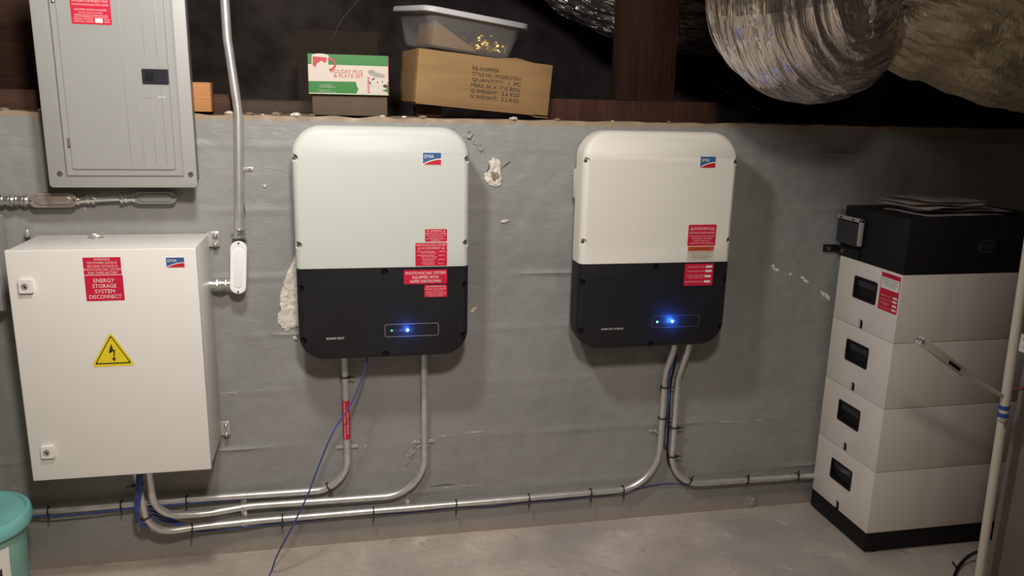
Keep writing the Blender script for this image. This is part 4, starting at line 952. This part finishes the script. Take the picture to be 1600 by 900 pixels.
# ------------------------------------------------------------------ teal bucket, bottom left
BC = Vector((-1.082, -.30, 0)); bh = .362; brr = .150
T = thing('teal_bucket', 'teal plastic bucket with wide lid and torn paper label, bottom left', 'bucket', tuple(BC))
def lathe(b, prof, c, n=48):
    rings = [[b.verts.new((c.x+r*math.cos(2*PI*k/n), c.y+r*math.sin(2*PI*k/n), c.z+z)) for k in range(n)] for r, z in prof]
    for i in range(len(rings)-1):
        for k in range(n): b.faces.new((rings[i][k], rings[i][(k+1) % n], rings[i+1][(k+1) % n], rings[i+1][k]))
    if prof[0][0] > 1e-4: b.faces.new(list(reversed(rings[0])))
    if prof[-1][0] > 1e-4: b.faces.new(rings[-1])
    bmesh.ops.remove_doubles(b, verts=b.verts, dist=1e-6); bmesh.ops.recalc_face_normals(b, faces=b.faces)
b = B(); lathe(b, [(.112, 0), (.116, .004), (.134, .335), (.140, .338), (.140, .348), (.132, .35)], BC); body = obj('bucket_body', b, 'tealb', T, 40)
b = B(); lathe(b, [(.138, .336), (.150, .334), (.152, .340), (.152, .362), (.148, .372), (.138, .374), (.134, .366), (.08, .362), (.001, .361)], BC); obj('lid', b, 'teal', T, 40)
b = B()
rl = .1215
def on_bucket(a, z, e=.0012): r = .116+(.018)*(z-.004)/.331+e; return (BC.x+r*math.cos(a), BC.y+r*math.sin(a), z)
g = [[b.verts.new(on_bucket(math.radians(-100+70*i/14)+.0, .10+.20*j/6+(.010*noise.noise((i*.9, j, 3.)) if j in (0, 6) else 0))) for i in range(15)] for j in range(7)]
for j in range(6):
    for i in range(14): b.faces.new((g[j][i], g[j][i+1], g[j+1][i+1], g[j+1][i]))
lb = obj('paper_label', b, 'paper', body, 40, label='torn whitish paper label')
b = B(); g = [[b.verts.new(on_bucket(math.radians(-98+46*i/8), .235+.05*j/3+.01*noise.noise((i, j, 0)), .0022)) for i in range(9)] for j in range(4)]
for j in range(3):
    for i in range(8): b.faces.new((g[j][i], g[j][i+1], g[j+1][i+1], g[j+1][i]))
obj('red_print', b, 'red', lb, 40)
b = B(); g = [[b.verts.new(on_bucket(math.radians(-50+9*i/4), .20+.03*j/3+.004*i, .0024)) for i in range(5)] for j in range(4)]
for j in range(3):
    for i in range(4): b.faces.new((g[j][i], g[j][i+1], g[j+1][i+1], g[j+1][i]))
obj('dark_print', b, 'ink', lb, 40)

# ------------------------------------------------------------------ boxes on the ledge
# holiday box
q0 = atY(480, 82, -.0); q1 = atY(607, 84, -.0); qb0 = atY(484, 147, 0); qb1 = atY(607, 147, 0); z0_ = WT+.004
T = thing('mug_set_box', 'green and white printed holiday mug set box on wall ledge', 'box', ((q0.x+q1.x)/2, .1, z0_))
zmid = qb0.z; ztop = q0.z-.002; xa, xb = q0.x, q1.x-.001
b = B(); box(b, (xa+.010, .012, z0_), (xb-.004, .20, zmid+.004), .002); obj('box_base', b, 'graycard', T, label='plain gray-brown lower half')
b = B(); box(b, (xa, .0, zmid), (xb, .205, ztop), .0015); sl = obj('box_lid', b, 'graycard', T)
fw, fh = xb-xa-.002, ztop-zmid-.002; f = FY((xa+xb)/2, 0, (zmid+ztop)/2)
b = B(); plate(b, f, fw, fh, .0006, .001); gp = obj('printed_panel', b, 'green', T, label='green and white printed front')
b = B(); box(b, (xb-.0002, 0, zmid+.002), (xb+.0008, .20, ztop-.002)); obj('red_side', b, 'boxred', T)
b = B(); poly(b, f, [(-fw/2, -fh*.18), (fw/2, -fh*.16), (fw/2, fh*.24), (-fw/2, fh*.24)], .0004, .0007); obj('white_band', b, 'boxwhite', gp, 0)
b = B()
for k in range(6): poly(b, f, [(-fw/2, -fh*.16+k*fh*.075), (fw/2, -fh*.16+k*fh*.075), (fw/2, -fh*.16+k*fh*.075+.0008), (-fw/2, -fh*.16+k*fh*.075+.0008)], .0001, .0012)
obj('grid_lines', b, 'pink', gp, 0)
b = B(); poly(b, f, [(-fw/2, -fh/2+.001), (fw/2, -fh/2+.001), (fw/2, -fh/2+.0035), (-fw/2, -fh/2+.0035)], .0002, .0008); obj('white_edge_line', b, 'boxwhite', gp, 0)
b = B(); mx_, my_ = -fw*.345, fh*.27
mug = [(mx_-.026, my_+.020)]+[(mx_+.026*math.cos(a), my_+.022+.007*math.sin(a)) for a in [PI-PI*i/10 for i in range(11)]]+[(mx_+.022, my_-.010)]+[(mx_-.002+.020*math.cos(a), my_-.018-.014*math.sin(a)) for a in [PI*i/10 for i in range(11)]]+[(mx_-.027, my_-.006)]
poly(b, f, mug, .0003, .0014)
for k in range(5): pass
mg = obj('mug_picture', b, 'boxwhite', gp, 0, label='printed red and white mug')
b = B(); n = 12
hpts = [(mx_+.022, my_+.012)]+[(mx_+.026+.018*math.cos(a), my_-.002+.017*math.sin(a)) for a in [1.3-2.9*i/n for i in range(n+1)]]
for i_, (a_, c_) in enumerate(zip(hpts, hpts[1:])):
    d = Vector(c_)-Vector(a_); nn = Vector((-d.y, d.x)).normalized()*.0032
    poly(b, f, [tuple(Vector(a_)-nn), tuple(Vector(c_)-nn), tuple(Vector(c_)+nn), tuple(Vector(a_)+nn)], .0002, .0016+.00008*i_)
poly(b, f, [(mx_-.023, my_+.020), (mx_-.024, my_-.006), (mx_-.016, my_-.014), (mx_-.012, my_-.002), (mx_-.004, my_+.004), (mx_+.004, my_+.008), (mx_+.010, my_+.002), (mx_+.018, my_+.004), (mx_+.019, my_+.018)], .0002, .0018)
text_mesh(b, 'HOLIDAY MUG', f, fw*-.02, fh*.085, fh*.10, fw*.40, z0=.0020, bold=.02); text_mesh(b, '& PLATE SET', f, fw*.0, -fh*.025, fh*.09, fw*.37, z0=.0020, bold=.02)
obj('red_print', b, 'boxred', gp, 0)
b = B(); text_mesh(b, 'SET INCLUDES', f, -fw*.28, -fh*.27, fh*.030, fw*.13, z0=.0012); text_mesh(b, 'Mug and plate set', f, -fw*.27, -fh*.31, fh*.034, fw*.20, z0=.0012); text_mesh(b, 'Dishwasher safe', f, -fw*.30, -fh*.40, fh*.026, fw*.15, z0=.0012); text_mesh(b, 'Microwave safe', f, -fw*.26, -fh*.44, fh*.026, fw*.2, z0=.0012); obj('white_print', b, 'boxwhite', gp, 0)
def ell(cx, cy, rx, ry, rot=0, n=20): return [(cx+rx*math.cos(a)*math.cos(rot)-ry*math.sin(a)*math.sin(rot), cy+rx*math.cos(a)*math.sin(rot)+ry*math.sin(a)*math.cos(rot)) for a in [2*PI*k/n for k in range(n)]]
b = B(); poly(b, f, [(fw*.09, -fh*.47), (fw*.12, -fh*.36), (fw*.10, -fh*.26), (fw*.085, -fh*.14), (fw*.12, -fh*.07), (fw*.18, -fh*.06), (fw*.23, -fh*.12), (fw*.30, -fh*.30), (fw*.42, -fh*.38), (fw*.49, -fh*.42), (fw*.49, -fh*.47)], .0003, .0014); poly(b, f, ell(fw*.385, -fh*.21, fw*.110, fh*.17, -.25), .0003, .0018); poly(b, f, ell(fw*.30, -fh*.06, fw*.028, fh*.055), .0003, .0018)
be = obj('bear_picture', b, 'boxwhite', gp, 0, label='printed white bear')
b = B(); poly(b, f, ell(fw*.462, -fh*.26, .0075, .0050), .0002, .0023); poly(b, f, ell(fw*.365, -fh*.17, .0020, .0024), .0002, .0023); poly(b, f, ell(fw*.425, -fh*.15, .0020, .0024), .0002, .0023); obj('dark_print', b, 'ink', gp, 0)
b = B(); poly(b, f, ell(fw*.29, fh*.09, fw*.05, fh*.055), .0002, .0020); poly(b, f, ell(fw*.36, fh*.02, fw*.10, fh*.055, -.15), .0002, .0021); obj('gray_hat_print', b, 'boxgray', gp, 0)
b = B()
for k in range(6): poly(b, f, [(fw*.235, -fh*(.44-.07*k)), (fw*.262, -fh*(.44-.07*k)), (fw*.262, -fh*(.44-.07*k)+fh*.035), (fw*.235, -fh*(.44-.07*k)+fh*.035)], .0002, .0024)
obj('scarf_stripes', b, 'boxred', gp, 0)

# brown carton, tilted
def quad_frame(TL, TR, BL):
    ex = (TR-TL).normalized(); ez = (TL-BL); ez = (ez-ex*ez.dot(ex)).normalized(); return ex, ez
TL = atY(655, 75, -.03); TR = atY(860, 102, .03); BL = atY(646, 160, -.03); BR = atY(858, 181, .03)
ex = (TR-TL+BR-BL).normalized(); ez = ((TL-BL)+(TR-BR)); ez = (ez-ex*ez.dot(ex)).normalized(); ey = ez.cross(ex)
wB = ((TR-TL).length+(BR-BL).length)/2; hB = ((TL-BL).length+(TR-BR).length)/2; dB = .26
Mx = Matrix((ex, ey, ez)).transposed().to_4x4(); Mx.translation = (BL+BR)/2+ez*0
T = thing('cardboard_carton', 'brown cardboard carton with black stamped text, under the clear tote', 'carton', tuple(Mx.translation), Mx.to_euler())
wB -= .0; b = B()
# slightly bulged box, local coords: x right, y back, z up
box(b, (-wB/2, 0, 0), (wB/2, dB, hB), .002); bmesh.ops.subdivide_edges(b, edges=[e for e in b.edges if e.calc_length() > .1], cuts=5, use_grid_fill=True)
for v in b.verts:
    if v.co.y < .01: v.co.y -= .006*max(0, 1-(2*v.co.x/wB)**2)*math.sin(PI*min(1, max(0, v.co.z/hB)))
    v.co.z += .003*noise.noise((v.co.x*8, v.co.y*8, 1))
cbx = obj('carton_body', b, 'card', T, 30, world=False)
b = B(); box(b, (-wB/2+.004, -.0015, -.003), (wB/2-.05, dB, .0005), .0005); box(b, (wB/2-.05, -.003, -.008), (wB/2-.001, dB*.9, -.0045), .0005); obj('bottom_flap', b, 'card', T, 30, world=False)
b = B()
loft(b, [[(wB*.10, .12+t, hB-.004), (wB/2-.004, .10+t, hB-.004), (wB/2-.010, .105+t, hB+.004), (wB*.30, .115+t, hB+.016), (wB*.12, .12+t, hB+.006)] for t in (0, .003)])
obj('top_flap', b, 'card', T, 30, world=False)
b = B(); fl = FY(0, -.0085, 0)
lines = [('RE-SHIPPER', .195, 0.30, .76), ('STYLE NO. WC005.CON1', .30, .50, .655), ('QUANTITY:  1  PC', .27, .46, .55), ('MEAS: 50 X 17 X 8(IN)', .26, .42, .445), ('G.WEIGHT:  2.6 KGS', .27, .44, .335), ('N.WEIGHT:  2.2 KGS', .27, .44, .23)]
for s, wd, _, zf in lines:
    wd_ = wB*(.20 if s[0] == 'R' else .37)
    text_mesh(b, s, fl, wB*(-.035 if s[0] != 'R' else -.12)+wB*.11, hB*zf, hB*.072, wd_, z0=.0)
for v in b.verts: v.co.y = -.0012-.006*max(0, 1-(2*v.co.x/wB)**2)*math.sin(PI*min(1, max(0, v.co.z/hB)))
st = obj('stamped_lettering', b, 'ink', T, 0, world=False)
b = B(); box(b, (BL.x+.02, .06, WT+.004), (BL.x+.10, .22, BL.z-.012), .003); tag(obj('wood_scrap', b, 'joist'), 'dark wood scrap propping the left end of the brown carton', 'timber')

# clear tote with frosted lid, tilted on the carton
Lr = atY(834, 40, .13); Ll = atY(668, 8, .02)
ex = (Lr-Ll).normalized(); ey = atY(577, 7, .42)-Ll; ey = (ey-ex*ey.dot(ex)).normalized(); ez = ex.cross(ey)
wT = (Lr-Ll).length; dT = .36
Mx = Matrix((ex, ey, ez)).transposed().to_4x4(); Mx.translation = (Lr+Ll)/2
T = thing('storage_tote', 'clear plastic tote with frosted white lid on the brown carton', 'storage tote', tuple(Mx.translation), Mx.to_euler())
def rr3(w_, d_, z, r=.03): return [(x, y+dT/2, z) for x, y in rrect(w_, d_, r, n=6)]
hT = .122
b = B()
outer = [rr3(wT-.10, dT-.10, -hT, .03), rr3(wT-.088, dT-.09, -hT+.008, .03), rr3(wT-.045, dT-.05, -.022, .035), rr3(wT-.02, dT-.03, -.018, .035), rr3(wT-.02, dT-.03, -.006, .035)]
rs = [[b.verts.new(p_) for p_ in l] for l in outer]
for i in range(len(rs)-1):
    for k in range(len(rs[0])): b.faces.new((rs[i][k], rs[i][(k+1) % len(rs[0])], rs[i+1][(k+1) % len(rs[0])], rs[i+1][k]))
b.faces.new(list(reversed(rs[0]))); bmesh.ops.solidify(b, geom=b.faces[:], thickness=.0015)
obj('tub', b, 'tote', T, 40, world=False)
b = B(); loft(b, [rr3(wT-.004, dT-.014, -.016, .04), rr3(wT, dT-.01, -.014, .04), rr3(wT, dT-.01, -.002, .04), rr3(wT-.006, dT-.016, .002, .04), rr3(wT-.03, dT-.04, .002, .03), rr3(wT-.04, dT-.05, -.003, .03)]); obj('lid', b, 'lid', T, 40, world=False)
# tinsel inside
rnd = random.Random(3); b = B()
for k in range(70):
    x = rnd.gauss(wT*.20, wT*.09); y = rnd.uniform(.05, .20); z = -hT+.012+abs(rnd.gauss(0, .022)); x = max(-wT*.3, min(wT*.36, x)); z = min(z, -.035)
    a = rnd.uniform(0, 6.28); r = rnd.uniform(.006, .016); pts = [(x+r*math.cos(a+t*.8)*(1-t*.07), y+r*math.sin(a+t*.8), z+t*.002*rnd.uniform(.3, 1.6)) for t in range(8)]
    pts = [(px, max(.035, py), min(-.03, max(-hT+.006, pz))) for px, py, pz in pts]
    for p0, p1_ in zip(pts, pts[1:]):
        vs = [b.verts.new(Vector(q)) for q in (p0, p1_, (p1_[0], p1_[1]+.001, p1_[2]+.004), (p0[0], p0[1]+.001, p0[2]+.004))]; b.faces.new(vs)
bmesh.ops.transform(b, matrix=Mx, verts=b.verts)
tag(obj('gold_tinsel', b, 'gold', None, 0), 'gold tinsel heaped inside the clear tote', 'tinsel', kind='stuff')
b = B(); loft(b, [[Mx @ Vector((x, y, z)) for x, z in ((-wT*.36, -.035), (-wT*.355, -hT+.008), (wT*.06, -hT+.008), (wT*.05, -hT+.014))] for y in (.065, .20)])
tag(obj('paper_packet', b, 'card'), 'tan paper packet inside left half of the clear tote', 'packet')
# dim things further back
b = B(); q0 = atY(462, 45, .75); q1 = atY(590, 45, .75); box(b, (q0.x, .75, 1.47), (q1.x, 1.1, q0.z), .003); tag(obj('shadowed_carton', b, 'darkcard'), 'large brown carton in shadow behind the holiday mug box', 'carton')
qp = atY(420, 155, .6); b = B(); cyl(b, (-.75, .6, 1.509), (.0, .66, 1.509), .038, 20); tag(obj('drain_pipe', b, 'graycard'), 'dark drain pipe lying behind the wall ledge, left of the mug box', 'pipe')
cable('thin dark wire slanting over the ledge below the big foil duct', [tuple(P(1120, 135, .20)), tuple(P(1150, 152, .12)), tuple(P(1180, 168, .05)), tuple(P(1214, 185, .005))], .0022, 'blackp', name='thin_wire', cat='wire')
cable('thin pale string hanging in the dark above mug box', [tuple(P(560, 0, .5)), tuple(P(535, 30, .5)), tuple(P(520, 60, .5))], .0012, 'graycard', name='string', cat='string')
# crumbs of mortar on the ledge
rnd = random.Random(5)
CR = ['leftmost of all, near the left image edge', 'just left of the breaker panel', 'nearest the ceiling conduit on its right', 'second to the right of the ceiling conduit', 'third to the right of the ceiling conduit', 'left of the holiday mug box', 'at the left foot of the holiday mug box', 'at the right foot of the holiday mug box',
    'first to the right of the holiday mug box', 'second to the right of the holiday mug box', 'below the left end of the brown carton', 'below the right end of the brown carton', 'above the gap between the two inverters', 'left of the upright timber post', 'under the upright timber post', 'against the ceiling conduit, right beside the orange block']
for k in range(16):
    x = [-.98, -.88, -.29, -.25, -.21, -.15, -.10, .12, .16, .19, .25, .55, .70, .90, 1.1, -.35][k]; s = rnd.uniform(.006, .016)
    b = B(); bmesh.ops.create_icosphere(b, subdivisions=2, radius=s)
    for v in b.verts: v.co *= 1+.35*noise.noise(v.co*90+Vector((k, 0, 0))); v.co.z *= .42
    bmesh.ops.translate(b, verts=b.verts, vec=(x, .004+rnd.uniform(0, .018), WT+s*.30))
    tag(obj('mortar_crumb', b, 'plaster' if k % 2 else 'ledgedust', None, 0), 'mortar crumb on wall ledge, '+CR[k], 'rubble', 'mortar crumbs on the wall ledge')

# ------------------------------------------------------------------ foil ducts
def duct(label, pts, r, m, seed, n=150, amp=.016, name='foil_duct', seg=90, path_n=26):
    def disp(a, s):
        c, sn = math.cos(a), math.sin(a)
        d = .9*noise.noise((c*1.6, sn*1.6, s*7+seed))*amp*1.2
        rdg = 1-abs(noise.noise((c*5+seed, sn*5+s*1.0, s*3.5)))*2; d += (rdg-.5)*amp*.75
        rdg = 1-abs(noise.noise((c*14+seed, sn*14, s*9+c*3)))*2; d += (rdg-.5)*amp*.42
        d += noise.noise((c*22, sn*22+seed, s*30))*amp*.22
        return d
    b = B(); tube(b, spline(pts, path_n), r, seg, True, disp, uv=True); o = obj(name, b, m, None, 0); tag(o, label, 'duct'); return o
DP = [(.55, -.78, 2.60), (.54, -.76, 2.32), (.70, -.68, 2.115), (1.02, -.55, 2.11), (1.245, -.46, 2.05), (1.275, -.43, 1.88), (1.38, -.40, 1.835), (1.54, -.41, 1.92), (1.74, -.47, 1.90), (2.05, -.48, 1.84), (2.40, -.44, 1.82), (3.2, -.40, 1.80)]  # opening points are an unseen run, routed to shade the upper right wall
DR = [.235, .235, .235, .235, .24, .245, .245, .19, .245, .26, .26, .26]
dpath = spline(DP, 24); cum = sum((dpath[i+1]-dpath[i]).length for i in range(7*24))
MT['foil'] = foil('crinkled_foil_yellowing', (0.70, 0.645, 0.60), (0.50, 0.41, 0.27), (15, 3.5, 1), cum)
def rad(t):
    q = t*(len(DR)-1); i = min(int(q), len(DR)-2); f_ = q-i; f_ = f_*f_*(3-2*f_); return DR[i]*(1-f_)+DR[i+1]*f_
duct('huge crinkled foil duct sagging beside the timber post and running to right edge', DP, rad, 'foil', 3.3, path_n=24, seg=140)
duct('foil duct running behind the brown timber post', [(.55, .95, 2.35), (.85, .90, 2.17), (1.12, .88, 2.02), (1.45, .85, 1.94), (1.9, .85, 1.95)], .15, 'foil_far', 5.7, seg=70)
